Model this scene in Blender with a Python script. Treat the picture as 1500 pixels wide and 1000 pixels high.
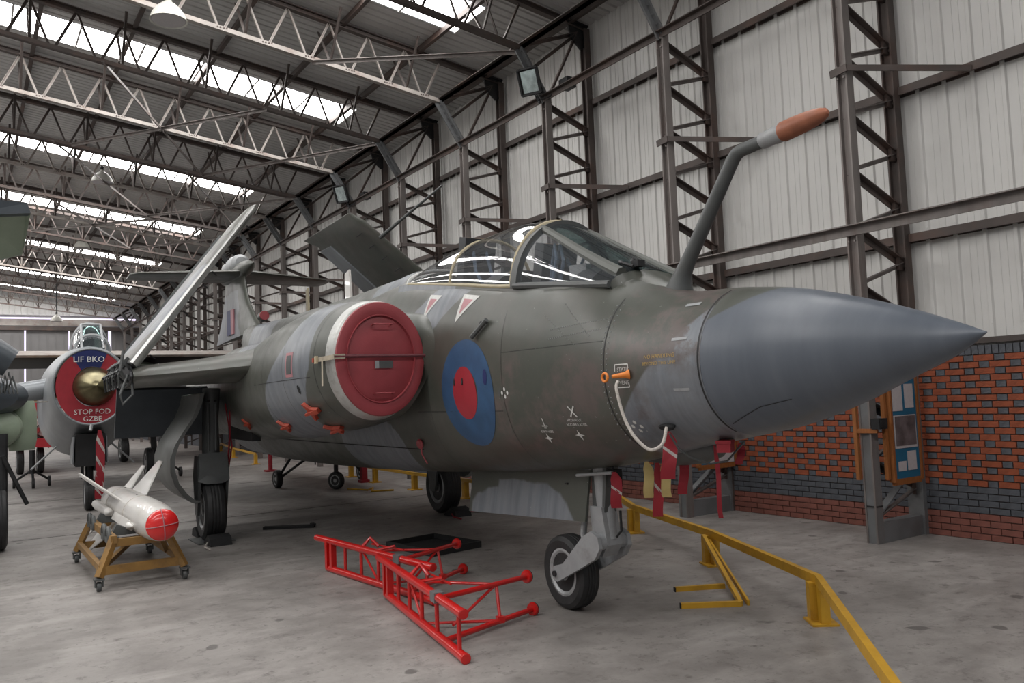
import bpy, bmesh, math, random
from math import sin, cos, pi, radians, sqrt
from mathutils import Vector, Matrix
from mathutils.bvhtree import BVHTree

random.seed(7)
D = bpy.data
for o in list(D.objects): D.objects.remove(o)
scn = bpy.context.scene
COL = scn.collection
V = Vector

# ------------------------------------------------------------------ camera, world, light, exposure
Rc = Matrix(((0.8322030, -0.0036758, -0.5544589), (-0.5530351, -0.0774249, -0.8295526), (-0.0398797, 0.9969914, -0.0664661)))
cam = D.cameras.new('camera'); camo = D.objects.new('camera', cam); COL.objects.link(camo)
cam.lens = 28.8; cam.sensor_width = 36; cam.clip_start = .05; cam.clip_end = 300
camo.matrix_world = Matrix.Translation((0, 0, 1.84)) @ Rc.to_4x4()
scn.camera = camo

SKY_STRENGTH = 15.5      # light passing the translucent roof strips
world = D.worlds.new('daylight'); scn.world = world; world.use_nodes = True
bg = world.node_tree.nodes['Background']
bg.inputs[0].default_value = (.80, .88, 1, 1); bg.inputs[1].default_value = .22
scn.view_settings.view_transform = 'Standard'; scn.view_settings.look = 'None'
scn.view_settings.gamma = 1; scn.view_settings.use_curve_mapping = False
scn.view_settings.exposure = -0.16

# large daylight opening of the hangar behind the photographer (open doors)
al = D.lights.new('door_daylight', 'AREA'); al.shape = 'RECTANGLE'; al.size = 16; al.size_y = 5; al.energy = 45
al.color = (.95, .97, 1)
alo = D.objects.new('door_daylight', al); COL.objects.link(alo)
alo.location = (-4, -8.9, 3.4); alo.rotation_euler = (radians(80), 0, radians(0))

# ------------------------------------------------------------------ materials
def mat(name, col, rough=.6, metal=0, var=.12, scale=3.0, bump=0.0, bscale=40, spec=.5, dirt=None, dirt_amt=.4, dscale=1.2, coat=0, emit=None, stretch=None):
    m = D.materials.new(name); m.use_nodes = True
    nt = m.node_tree; N = nt.nodes; L = nt.links
    b = N['Principled BSDF']
    tc = N.new('ShaderNodeTexCoord'); mp = N.new('ShaderNodeMapping'); L.new(tc.outputs['Object'], mp.inputs[0])
    if stretch: mp.inputs['Scale'].default_value = stretch
    no = N.new('ShaderNodeTexNoise'); no.inputs['Scale'].default_value = scale; no.inputs['Detail'].default_value = 6
    L.new(mp.outputs[0], no.inputs['Vector'])
    mr = N.new('ShaderNodeMapRange'); L.new(no.outputs[0], mr.inputs[0])
    mr.inputs[1].default_value = .3; mr.inputs[2].default_value = .7
    mr.inputs[3].default_value = 1 - var; mr.inputs[4].default_value = 1 + var
    hs = N.new('ShaderNodeHueSaturation'); hs.inputs['Color'].default_value = (*col, 1)
    L.new(mr.outputs[0], hs.inputs['Value'])
    out = hs.outputs[0]
    if dirt:
        n2 = N.new('ShaderNodeTexNoise'); n2.inputs['Scale'].default_value = dscale; n2.inputs['Detail'].default_value = 8; n2.inputs['Roughness'].default_value = .65
        L.new(mp.outputs[0], n2.inputs['Vector'])
        r2 = N.new('ShaderNodeMapRange'); L.new(n2.outputs[0], r2.inputs[0]); r2.inputs[1].default_value = .5; r2.inputs[2].default_value = .72
        r2.inputs[4].default_value = dirt_amt
        mx = N.new('ShaderNodeMix'); mx.data_type = 'RGBA'
        L.new(r2.outputs[0], mx.inputs[0]); L.new(out, mx.inputs[6]); mx.inputs[7].default_value = (*dirt, 1)
        out = mx.outputs[2]
    L.new(out, b.inputs['Base Color'])
    b.inputs['Roughness'].default_value = rough; b.inputs['Metallic'].default_value = metal
    b.inputs['Specular IOR Level'].default_value = spec
    b.inputs['Coat Weight'].default_value = coat
    if bump:
        n3 = N.new('ShaderNodeTexNoise'); n3.inputs['Scale'].default_value = bscale; n3.inputs['Detail'].default_value = 4
        L.new(mp.outputs[0], n3.inputs['Vector'])
        bp = N.new('ShaderNodeBump'); bp.inputs['Strength'].default_value = bump; bp.inputs['Distance'].default_value = .01
        L.new(n3.outputs[0], bp.inputs['Height']); L.new(bp.outputs[0], b.inputs['Normal'])
    if emit:
        b.inputs['Emission Color'].default_value = (*emit[0], 1); b.inputs['Emission Strength'].default_value = emit[1]
    return m

M = {}
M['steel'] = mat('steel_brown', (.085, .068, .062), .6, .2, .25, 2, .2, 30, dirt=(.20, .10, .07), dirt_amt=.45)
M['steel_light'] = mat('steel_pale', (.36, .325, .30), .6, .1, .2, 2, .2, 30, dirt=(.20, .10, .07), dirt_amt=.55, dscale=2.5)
M['steel_grey'] = mat('steel_grey_paint', (.17, .175, .18), .5, .2, .15, 3, .1, 30, dirt=(.09, .06, .05), dirt_amt=.5)
M['steel_mid'] = mat('steel_column_face', (.20, .178, .168), .55, .2, .2, 2, .1, 30, dirt=(.12, .06, .045), dirt_amt=.6, stretch=(3, 3, .6))
M['clad'] = mat('cladding', (.66, .65, .63), .42, .0, .05, .8, .06, 3, dirt=(.42, .41, .39), dirt_amt=.5, dscale=.6, stretch=(1, 1, .35))
M['roof'] = mat('roof_sheet', (.52, .51, .50), .5, .0, .08, .8, .05, 3)
M['clad_rib'] = M['clad']
M['orange'] = mat('orange_brick', (.25, .058, .022), .75, 0, .22, 9, .5, 60)
M['blue_brick'] = mat('blue_brick', (.075, .080, .092), .6, 0, .25, 9, .5, 60)
M['red_brick'] = mat('red_brick', (.20, .070, .052), .7, 0, .2, 7, .4, 60)
M['mortar'] = mat('mortar', (.12, .09, .08), .9, 0, .2, 9)
M['yellow'] = mat('yellow_paint', (.55, .30, .02), .45, 0, .12, 5, .1, 30, dirt=(.25, .13, .03), dirt_amt=.5, dscale=4)
M['red'] = mat('red_gloss', (.52, .008, .007), .28, 0, .12, 6, .03, 30, coat=.3, dirt=(.35, .02, .015), dirt_amt=.3, dscale=5)
M['red_cover'] = mat('red_cover', (.27, .042, .050), .5, 0, .10, 5, .12, 60, dirt=(.18, .035, .04), dirt_amt=.4)
M['red_tag'] = mat('red_tag', (.27, .012, .022), .7, 0, .1, 8)
M['tag_white'] = mat('tag_white', (.42, .38, .36), .7, 0, .1, 8)
M['tag_yellow'] = mat('tag_yellow', (.52, .40, .16), .7, 0, .1, 8)
M['maroon'] = mat('maroon_webbing', (.10, .022, .028), .8, 0, .15, 20)
M['fluor'] = mat('fluor_red', (.42, .06, .03), .6, 0, .2, 8)
M['tyre'] = mat('tyre', (.022, .022, .023), .6, 0, .3, 10, .2, 50)
M['dark'] = mat('dark_metal', (.028, .028, .03), .5, .3, .3, 6, .1, 30)
M['black'] = mat('matt_black', (.012, .012, .013), .8, 0, .2, 6)
M['gear'] = mat('gear_grey', (.32, .33, .34), .45, .1, .12, 5, .1, 20, dirt=(.09, .08, .07), dirt_amt=.5, dscale=5)
M['gear_dark'] = mat('gear_dark_grey', (.085, .09, .09), .5, .1, .15, 5, .1, 20, dirt=(.05, .045, .04), dirt_amt=.5, dscale=5)
M['rim'] = mat('wheel_rim', (.42, .43, .44), .4, .3, .1, 8, dirt=(.1, .09, .08), dirt_amt=.5, dscale=9)
M['silver'] = mat('silver_paint', (.48, .485, .47), .38, .45, .1, 6, .1, 50, dirt=(.25, .22, .2), dirt_amt=.6, dscale=14)
M['white'] = mat('white_gloss', (.72, .70, .67), .3, 0, .04, 4, .02, 20, coat=.3, dirt=(.45, .40, .35), dirt_amt=.35, dscale=3)
M['missile_red'] = mat('missile_red', (.68, .02, .02), .25, 0, .05, 4, coat=.4)
M['wood'] = mat('orange_timber', (.27, .095, .025), .55, 0, .2, 6, .1, 40, stretch=(8, 8, 1))
M['trolley'] = mat('ochre_paint', (.26, .14, .035), .5, 0, .2, 6, .1, 40, dirt=(.08, .05, .03), dirt_amt=.5, dscale=5)
M['blue_board'] = mat('blue_board', (.010, .12, .22), .6, 0, .06, 5)
M['paper'] = mat('paper', (.50, .47, .48), .7, 0, .05, 30)
M['photo'] = mat('photo_print', (.13, .115, .12), .4, 0, .5, 6)
M['cream'] = mat('canopy_sealant', (.42, .36, .24), .5, 0, .1, 8)
M['canvas'] = mat('canvas_strap', (.40, .35, .27), .85, 0, .15, 20)
M['rope'] = mat('rope', (.50, .46, .42), .8, 0, .2, 60)
M['probe_brown'] = mat('probe_cap', (.30, .105, .055), .45, .1, .25, 12, .1, 30)
M['rblue'] = mat('roundel_blue', (.026, .078, .17), .5, 0, .18, 5, dirt=(.02, .05, .12), dirt_amt=.6, dscale=3)
M['rred'] = mat('roundel_red', (.33, .018, .030), .5, 0, .12, 5, dirt=(.22, .03, .04), dirt_amt=.5, dscale=5)
M['pink'] = mat('faded_pink', (.42, .19, .21), .5, 0, .1, 6)
M['stencil'] = mat('stencil_white', (.60, .60, .58), .6, 0, .1, 20)
M['stencil_y'] = mat('stencil_yellow', (.42, .28, .08), .6, 0, .1, 20)
M['navy'] = mat('navy', (.012, .02, .10), .5, 0, .1, 6)
M['cone'] = mat('bronze_cone', (.17, .15, .085), .28, .8, .2, 6, .1, 10)
M['jet_grey'] = mat('silver_grey', (.24, .255, .27), .38, .35, .1, 3, .05, 10, dirt=(.2, .2, .2), dirt_amt=.4)
M['pale_green'] = mat('pale_green', (.30, .36, .27), .45, 0, .1, 4)
M['sea_grey'] = mat('sea_grey', (.06, .072, .085), .4, .1, .12, 4, dirt=(.03, .03, .035), dirt_amt=.4)
M['olive_dark'] = mat('olive_dark', (.035, .04, .03), .55, 0, .2, 3)
M['lamp_metal'] = mat('lamp_enamel', (.62, .61, .56), .5, 0, .1, 5)
M['door_panel'] = mat('door_sheet', (.17, .165, .165), .6, 0, .1, 1)
M['bright_red_fus'] = mat('trainer_red', (.42, .03, .04), .4, 0, .1, 4)
M['light_blue_fus'] = mat('trainer_blue', (.03, .16, .32), .4, 0, .1, 4)
M['lens'] = mat('floodlight_lens', (.5, .6, .62), .08, .9, .3, 9)
M['orange_plastic'] = mat('orange_plug', (.75, .22, .03), .45, 0, .08, 6)
M['cockpit'] = mat('cockpit_black', (.03, .032, .036), .6, 0, .3, 8)
M['webbing'] = mat('harness_blue', (.10, .14, .20), .8, 0, .3, 12)
M['tan'] = mat('seat_tan', (.42, .27, .17), .8, 0, .2, 12)

def emissive(name, col, s):
    m = D.materials.new(name); m.use_nodes = True; nt = m.node_tree
    for n in list(nt.nodes): nt.nodes.remove(n)
    e = nt.nodes.new('ShaderNodeEmission'); e.inputs[0].default_value = (*col, 1); e.inputs[1].default_value = s
    o = nt.nodes.new('ShaderNodeOutputMaterial'); nt.links.new(e.outputs[0], o.inputs[0]); return m
M['skylight'] = emissive('daylit_rooflight', (1.0, .985, .965), SKY_STRENGTH)
M['daylight_gap'] = emissive('daylight_gap', (.86, .80, 1.0), 1.6)

def glass(name, tint=(.9, .95, .97), gl=1.0, rough=.03, milk=0.0):
    m = D.materials.new(name); m.use_nodes = True; nt = m.node_tree; N = nt.nodes; L = nt.links
    for n in list(N): N.remove(n)
    t = N.new('ShaderNodeBsdfTransparent'); t.inputs[0].default_value = (*tint, 1)
    g = N.new('ShaderNodeBsdfGlossy'); g.inputs['Roughness'].default_value = rough
    d = N.new('ShaderNodeBsdfDiffuse'); d.inputs[0].default_value = (.5, .55, .6, 1)
    lw = N.new('ShaderNodeLayerWeight'); lw.inputs[0].default_value = .5
    pw = N.new('ShaderNodeMath'); pw.operation = 'POWER'; pw.inputs[1].default_value = 3.2; L.new(lw.outputs['Facing'], pw.inputs[0])
    f = N.new('ShaderNodeMath'); f.operation = 'MULTIPLY_ADD'; f.inputs[1].default_value = .55; f.inputs[2].default_value = .05; L.new(pw.outputs[0], f.inputs[0])
    mu = N.new('ShaderNodeMath'); mu.operation = 'MULTIPLY'; mu.inputs[1].default_value = gl; mu.use_clamp = True
    L.new(f.outputs[0], mu.inputs[0])
    m1 = N.new('ShaderNodeMixShader'); m1.inputs[0].default_value = milk; L.new(t.outputs[0], m1.inputs[1]); L.new(d.outputs[0], m1.inputs[2])
    mx = N.new('ShaderNodeMixShader'); L.new(mu.outputs[0], mx.inputs[0]); L.new(m1.outputs[0], mx.inputs[1]); L.new(g.outputs[0], mx.inputs[2])
    o = N.new('ShaderNodeOutputMaterial'); L.new(mx.outputs[0], o.inputs[0]); return m
M['glass'] = glass('perspex', (.93, .94, .95), 1.6, .03, .07)
M['glass_dark'] = glass('windscreen_glass', (.22, .34, .32), 1.1, .02, .05)

def camo_material(name='camouflage', kg=1.0):
    """olive green / grey paint; the grey mask is the vertex attribute 'camo', brown primer in 'wear'."""
    m = D.materials.new(name); m.use_nodes = True; nt = m.node_tree; N = nt.nodes; L = nt.links
    b = N['Principled BSDF']; tc = N.new('ShaderNodeTexCoord')
    def noise(scale, det=6, rough=.6, vec=None):
        n = N.new('ShaderNodeTexNoise'); n.inputs['Scale'].default_value = scale; n.inputs['Detail'].default_value = det
        n.inputs['Roughness'].default_value = rough; L.new(vec or tc.outputs['Object'], n.inputs['Vector']); return n.outputs[0]
    def rng(x, a, c, lo, hi):
        r = N.new('ShaderNodeMapRange'); L.new(x, r.inputs[0]); r.inputs[1].default_value = a; r.inputs[2].default_value = c
        r.inputs[3].default_value = lo; r.inputs[4].default_value = hi; return r.outputs[0]
    def mix(f, A, B):
        x = N.new('ShaderNodeMix'); x.data_type = 'RGBA'
        L.new(f, x.inputs[0])
        for i, c in ((6, A), (7, B)):
            if isinstance(c, tuple): x.inputs[i].default_value = (*c, 1)
            else: L.new(c, x.inputs[i])
        return x.outputs[2]
    mp = N.new('ShaderNodeMapping'); L.new(tc.outputs['Object'], mp.inputs[0]); mp.inputs['Scale'].default_value = (7, 1.2, .9)
    streak = noise(1.3, 5, .6, mp.outputs[0])
    at = N.new('ShaderNodeAttribute'); at.attribute_name = 'camo'
    aw = N.new('ShaderNodeAttribute'); aw.attribute_name = 'wear'
    green = mix(rng(noise(1.1), .35, .7, 0, 1), (.058, .064, .053), (.082, .084, .072))
    grey = mix(rng(streak, .35, .7, 0, 1), (.135, .150, .172), (.225, .240, .262))
    fac = N.new('ShaderNodeMath'); fac.operation = 'ADD'
    nn = rng(noise(3), .3, .7, -.12, .12); L.new(at.outputs['Fac'], fac.inputs[0]); L.new(nn, fac.inputs[1])
    c = mix(rng(fac.outputs[0], .38, .62, 0, 1), green, grey)
    # brown primer showing through
    pr = N.new('ShaderNodeMath'); pr.operation = 'MULTIPLY'; L.new(rng(noise(2.6, 8, .7), .46, .60, 0, .85), pr.inputs[0]); L.new(aw.outputs['Fac'], pr.inputs[1])
    prc = N.new('ShaderNodeMath'); prc.operation = 'MINIMUM'; prc.inputs[1].default_value = .9; L.new(pr.outputs[0], prc.inputs[0])
    c = mix(prc.outputs[0], c, (.112, .088, .082))
    # chipped specks
    c = mix(rng(noise(38, 3, .5), .735, .76, 0, .55), c, (.42, .42, .40))
    # vertical grime streaks
    c = mix(rng(streak, .56, .75, 0, .35), c, (.055, .055, .050))
    L.new(c, b.inputs['Base Color'])
    L.new(rng(noise(4), .3, .7, .30, .44), b.inputs['Roughness'])
    b.inputs['Specular IOR Level'].default_value = .5
    # panel lines + rivets as relief
    bp = N.new('ShaderNodeBump'); bp.inputs['Strength'].default_value = .25; bp.inputs['Distance'].default_value = .004
    L.new(noise(1.6, 3), bp.inputs['Height'])
    L.new(bp.outputs[0], b.inputs['Normal'])
    return m
M['camo'] = camo_material()
M['radome'] = mat('radome_grey', (.135, .148, .168), .36, 0, .07, 2.2, .03, 8, dirt=(.10, .105, .115), dirt_amt=.5, dscale=2.5)

def floor_material():
    m = D.materials.new('concrete_floor'); m.use_nodes = True; nt = m.node_tree; N = nt.nodes; L = nt.links
    b = N['Principled BSDF']; tc = N.new('ShaderNodeTexCoord')
    def noise(scale, det=8, rough=.6, vec=None):
        n = N.new('ShaderNodeTexNoise'); n.inputs['Scale'].default_value = scale; n.inputs['Detail'].default_value = det
        n.inputs['Roughness'].default_value = rough; L.new(vec or tc.outputs['Object'], n.inputs['Vector']); return n.outputs[0]
    def rng(x, a, c, lo, hi):
        r = N.new('ShaderNodeMapRange'); L.new(x, r.inputs[0]); r.inputs[1].default_value = a; r.inputs[2].default_value = c
        r.inputs[3].default_value = lo; r.inputs[4].default_value = hi; return r.outputs[0]
    def mix(f, A, B):
        x = N.new('ShaderNodeMix'); x.data_type = 'RGBA'; L.new(f, x.inputs[0])
        for i, c in ((6, A), (7, B)):
            if isinstance(c, tuple): x.inputs[i].default_value = (*c, 1)
            else: L.new(c, x.inputs[i])
        return x.outputs[2]
    c = mix(rng(noise(.6), .3, .7, 0, 1), (.225, .208, .196), (.330, .308, .292))
    c = mix(rng(noise(2.2, 10, .7), .45, .70, 0, .65), c, (.125, .112, .105))
    mp = N.new('ShaderNodeMapping'); L.new(tc.outputs['Object'], mp.inputs[0]); mp.inputs['Scale'].default_value = (.5, 2.2, 1); mp.inputs['Rotation'].default_value = (0, 0, .5)
    c = mix(rng(noise(1.4, 8, .65, mp.outputs[0]), .52, .72, 0, .5), c, (.42, .395, .375))
    c = mix(rng(noise(26, 4, .6), .62, .72, 0, .5), c, (.10, .09, .085))
    c = mix(rng(noise(6.5, 10, .75), .54, .66, 0, .7), c, (.095, .085, .079))
    c = mix(rng(noise(1.05, 5, .55), .50, .62, 0, .45), c, (.15, .136, .127))
    # round oil spots
    vo = N.new('ShaderNodeTexVoronoi'); vo.inputs['Scale'].default_value = 1.7; vo.inputs['Randomness'].default_value = 1
    nd = N.new('ShaderNodeVectorMath'); nd.operation = 'ADD'
    n4 = N.new('ShaderNodeTexNoise'); n4.inputs['Scale'].default_value = 5; L.new(tc.outputs['Object'], n4.inputs['Vector'])
    sc = N.new('ShaderNodeVectorMath'); sc.operation = 'SCALE'; sc.inputs['Scale'].default_value = .16; L.new(n4.outputs['Color'], sc.inputs[0])
    L.new(tc.outputs['Object'], nd.inputs[0]); L.new(sc.outputs[0], nd.inputs[1]); L.new(nd.outputs[0], vo.inputs['Vector'])
    c = mix(rng(vo.outputs['Distance'], .085, .11, .75, 0), c, (.085, .078, .074))
    L.new(c, b.inputs['Base Color'])
    L.new(rng(noise(1.5), .3, .7, .42, .65), b.inputs['Roughness'])
    bp = N.new('ShaderNodeBump'); bp.inputs['Strength'].default_value = .15; bp.inputs['Distance'].default_value = .01
    L.new(noise(14, 6), bp.inputs['Height']); L.new(bp.outputs[0], b.inputs['Normal'])
    return m
M['floor'] = floor_material()
M['post_paint'] = mat('olive_frame_paint', (.095, .10, .09), .4, 0, .1, 4)
M['door_grey'] = mat('gear_door_grey', (.13, .135, .13), .45, .1, .15, 3, dirt=(.06, .055, .05), dirt_amt=.5)

# ------------------------------------------------------------------ geometry helpers
def frame_from(d, up=V((0, 0, 1))):
    d = d.normalized()
    if abs(d.dot(up)) > .98: up = V((1, 0, 0))
    x = up.cross(d).normalized(); y = d.cross(x).normalized()
    return x, y, d

class MB:
    def __init__(s): s.v = []; s.f = []; s.mi = []
    def add(s, vs, fs, m=0):
        b = len(s.v); s.v += [tuple(p) for p in vs]; s.f += [tuple(b + i for i in f) for f in fs]; s.mi += [m] * len(fs); return s
    def box(s, c, size, rot=None, m=0):
        c = V(c); h = V(size) / 2; vs = []
        for z in (-1, 1):
            for y in (-1, 1):
                for x in (-1, 1):
                    p = V((x * h.x, y * h.y, z * h.z)); vs.append(c + (rot @ p if rot else p))
        return s.add(vs, [(0, 2, 3, 1), (4, 5, 7, 6), (0, 1, 5, 4), (2, 6, 7, 3), (0, 4, 6, 2), (1, 3, 7, 5)], m)
    def bar(s, p0, p1, w, h, up=V((0, 0, 1)), m=0):
        p0 = V(p0); p1 = V(p1); x, y, d = frame_from(p1 - p0, V(up)); vs = []
        for p in (p0, p1):
            for a, b in ((-1, -1), (1, -1), (1, 1), (-1, 1)): vs.append(p + x * a * w / 2 + y * b * h / 2)
        return s.add(vs, [(3, 2, 1, 0), (4, 5, 6, 7), (0, 1, 5, 4), (1, 2, 6, 5), (2, 3, 7, 6), (3, 0, 4, 7)], m)
    def angle(s, p0, p1, w, t=.012, up=V((0, 0, 1)), flip=1):
        """an L-section bar"""
        p0 = V(p0); p1 = V(p1); x, y, d = frame_from(p1 - p0, V(up))
        s.bar(p0 + y * w * .5 * flip, p1 + y * w * .5 * flip, w, t, up)
        s.bar(p0 - x * w * .5, p1 - x * w * .5, t, w, up); return s
    def hsec(s, p0, p1, w, h, t=.014, up=V((0, 0, 1))):
        p0 = V(p0); p1 = V(p1); x, y, d = frame_from(p1 - p0, V(up))
        s.bar(p0, p1, t, h, up)
        for k in (-1, 1): s.bar(p0 + y * k * h / 2, p1 + y * k * h / 2, w, t, up)
        return s
    def tube(s, pts, r, n=12, caps=True, m=0, rs=None):
        pts = [V(p) for p in pts]; rings = []; prev = None
        for i, p in enumerate(pts):
            d = (pts[min(i + 1, len(pts) - 1)] - pts[max(i - 1, 0)]).normalized()
            if prev is None: x, y, _ = frame_from(d)
            else:
                x = (prev - d * prev.dot(d)).normalized(); y = d.cross(x)
            prev = x; rr = rs[i] if rs else r
            rings.append([p + (x * cos(2 * pi * k / n) + y * sin(2 * pi * k / n)) * rr for k in range(n)])
        return s.loft(rings, True, caps, m)
    def loft(s, rings, closed=True, caps=True, m=0):
        n = len(rings[0]); b = len(s.v)
        for r in rings: s.v += [tuple(p) for p in r]
        k = n if closed else n - 1; fs = []
        for i in range(len(rings) - 1):
            for j in range(k):
                fs.append((b + i * n + j, b + i * n + (j + 1) % n, b + (i + 1) * n + (j + 1) % n, b + (i + 1) * n + j))
        if caps and closed:
            fs.append(tuple(b + j for j in reversed(range(n)))); fs.append(tuple(b + (len(rings) - 1) * n + j for j in range(n)))
        s.f += fs; s.mi += [m] * len(fs); return s
    def lathe(s, prof, o=V((0, 0, 0)), ax=V((0, 0, 1)), n=32, m=0, sx=1, sy=1, xr=None):
        """prof = [(r, h)...] around axis ax from o"""
        o = V(o); x, y, d = frame_from(V(ax)); rings = []
        if xr: x = V(xr).normalized(); y = d.cross(x)
        for r, h in prof:
            r = max(r, 1e-4)
            rings.append([o + d * h + x * r * sx * cos(2 * pi * k / n) + y * r * sy * sin(2 * pi * k / n) for k in range(n)])
        return s.loft(rings, True, True, m)
    def prism(s, poly, off, m=0):
        """poly: list of 3D points; off: extrusion vector"""
        poly = [V(p) for p in poly]; off = V(off); n = len(poly)
        vs = poly + [p + off for p in poly]
        fs = [tuple(reversed(range(n))), tuple(range(n, 2 * n))] + [(i, (i + 1) % n, n + (i + 1) % n, n + i) for i in range(n)]
        return s.add(vs, fs, m)
    def sphere(s, c, r, n=16, k=8, m=0):
        prof = [(sin(pi * i / k) * r, -cos(pi * i / k) * r) for i in range(k + 1)]
        return s.lathe(prof, c, n=n, m=m)
    def mesh(s, name, mats, ang=35, recalc=True):
        me = D.meshes.new(name); me.from_pydata(s.v, [], s.f)
        if not isinstance(mats, (list, tuple)): mats = [mats]
        for m_ in mats: me.materials.append(m_)
        me.polygons.foreach_set('material_index', s.mi)
        if recalc:
            bm = bmesh.new(); bm.from_mesh(me); bmesh.ops.recalc_face_normals(bm, faces=bm.faces); bm.to_mesh(me); bm.free()
        if ang:
            me.polygons.foreach_set('use_smooth', [True] * len(me.polygons)); me.set_sharp_from_angle(angle=radians(ang))
        me.update(); return me
    def build(s, name, mats, parent=None, ang=35, recalc=True, label=None):
        return link(name, s.mesh(name, mats, ang, recalc), parent, label=label)

def link(name, me, parent=None, loc=None, rot=None, label=None):
    o = D.objects.new(name, me); COL.objects.link(o)
    if parent: o.parent = parent
    if loc is not None: o.location = loc
    if rot is not None: o.rotation_euler = rot
    if label: o['label'] = label
    return o
def tag(o, label, cat, group=None, kind=None):
    o['label'] = label; o['category'] = cat
    if group: o['group'] = group
    if kind: o['kind'] = kind
    return o
def thing(name, label, cat, loc=(0, 0, 0), rz=0, group=None):
    o = D.objects.new(name, None); COL.objects.link(o); o.empty_display_size = .2
    o.location = loc; o.rotation_euler = (0, 0, rz); return tag(o, label, cat, group)
def struct(name, mb, m, parent=None, ang=35, label=None):
    o = mb.build(name, m, parent, ang)
    if not parent: o['kind'] = 'structure'
    if label: o['label'] = label
    return o
def dup(root, loc, rz=None, label=None):
    def cp(o, par):
        c = o.copy(); COL.objects.link(c)
        if par: c.parent = par
        for ch in [x for x in list(D.objects) if x.parent == o]: cp(ch, c)
        return c
    r = cp(root, None); r.location = loc
    if rz is not None: r.rotation_euler = (0, 0, rz)
    if label: r['label'] = label
    return r
def interp(tab, x, j):
    """smooth (cubic hermite) interpolation of column j of a table sorted by column 0"""
    xs = [t[0] for t in tab]; ys = [t[j] for t in tab]; n = len(xs)
    if x <= xs[0]: return ys[0]
    if x >= xs[-1]: return ys[-1]
    i = max(k for k in range(n - 1) if xs[k] <= x)
    def g(k):
        if k == 0: return (ys[1] - ys[0]) / (xs[1] - xs[0])
        if k == n - 1: return (ys[-1] - ys[-2]) / (xs[-1] - xs[-2])
        a, b = xs[k] - xs[k - 1], xs[k + 1] - xs[k]
        return ((ys[k] - ys[k - 1]) / a * b + (ys[k + 1] - ys[k]) / b * a) / (a + b)
    h = xs[i + 1] - xs[i]; t = (x - xs[i]) / h
    return (2*t**3-3*t**2+1)*ys[i] + (t**3-2*t**2+t)*h*g(i) + (-2*t**3+3*t**2)*ys[i+1] + (t**3-t**2)*h*g(i+1)
def superring(U, c, a, zt, zb, n, N=64):
    zc = (zt + zb) / 2; b = (zt - zb) / 2; out = []
    for k in range(N):
        t = 2 * pi * k / N; cc, ss = cos(t), sin(t)
        s_ = a * math.copysign(abs(cc) ** (2 / n), cc); z = b * math.copysign(abs(ss) ** (2 / n), ss)
        out.append(V((U, -(c + s_), zc + z)))
    return out
def set_attr(me, name, fn):
    at = me.attributes.new(name, 'FLOAT', 'POINT')
    at.data.foreach_set('value', [fn(v.co.x, -v.co.y, v.co.z) for v in me.vertices])
def sm(x, a, b):
    t = min(1, max(0, (x - a) / (b - a))); return t * t * (3 - 2 * t)

# ================================================================== THE HANGAR
XW = 9.78        # inner face of the cladding on the right wall
XBK, XFR = 9.62, 8.66      # rear and front chord of the lattice columns
COLY = [5.64 + 2.95 * k for k in range(-3, 19)]
SL = .13         # roof pitch
YN, YF = -9.0, 60.0
XR = -2.0        # ridge

mb = MB(); mb.box((-2.1, 25.5, -.1), (25, 70, .2)); struct('floor', mb, M['floor'])
# saw-cut joints in the slab
mb = MB()
for y in (14.3, 20.3, 26.3, 35): mb.box((3, y, .0015), (13, .010, .003))
struct('trim_floor_joints', mb, M['dark'])

def zroof(x): return 8.78 + SL * (9.6 - x)
# ---- right wall: cladding sheets above a brick plinth wall
wall = struct('wall_right', MB().box((XW + .14, 25.5, 5.6), (.06, 69, 7.0)), M['clad'])
mb = MB()
prof = [(0, 0), (.02, 0), (.035, .028), (.075, .028), (.09, 0)]
ys = []
for k in range(3):
    for a, b in prof: ys.append((a + k * .333, b))
ys.append((1.0, 0))
for z0, z1 in ((2.2, 9.0),):
    vs = []; fs = []
    for i, (a, b) in enumerate(ys): vs += [V((-b, a, z0)), V((-b, a, z1))]
    for i in range(len(ys) - 1): fs.append((2 * i, 2 * i + 1, 2 * i + 3, 2 * i + 2))
    # small flutes between the ribs
    mb.add(vs, fs)
for k in range(3):
    for j in (1, 2): mb.box((-.002, k * .333 + .09 + j * .08, 5.6), (.006, .012, 6.8))
    for zz in (2.35, 3.58, 5.43, 7.25):
        mb.box((-.03, k * .333 + .055, zz + .1), (.01, .016, .016), m=0)
clad_me = mb.mesh('cladding_sheet', M['clad'], 0, False)
for k in range(69):
    link('cladding_sheet', clad_me, wall, (XW, YN + k * 1.0, 0))

# ---- brick plinth: Flemish bond of orange stretchers and blue headers, blue and red base courses
BX = 9.60        # face of the bricks
mb = MB(); mb.box((BX + .11, 25.5, 1.09), (.2, 69, 2.18)); struct_plinth = struct('mortar_bed', mb, M['mortar'], wall)
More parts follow.
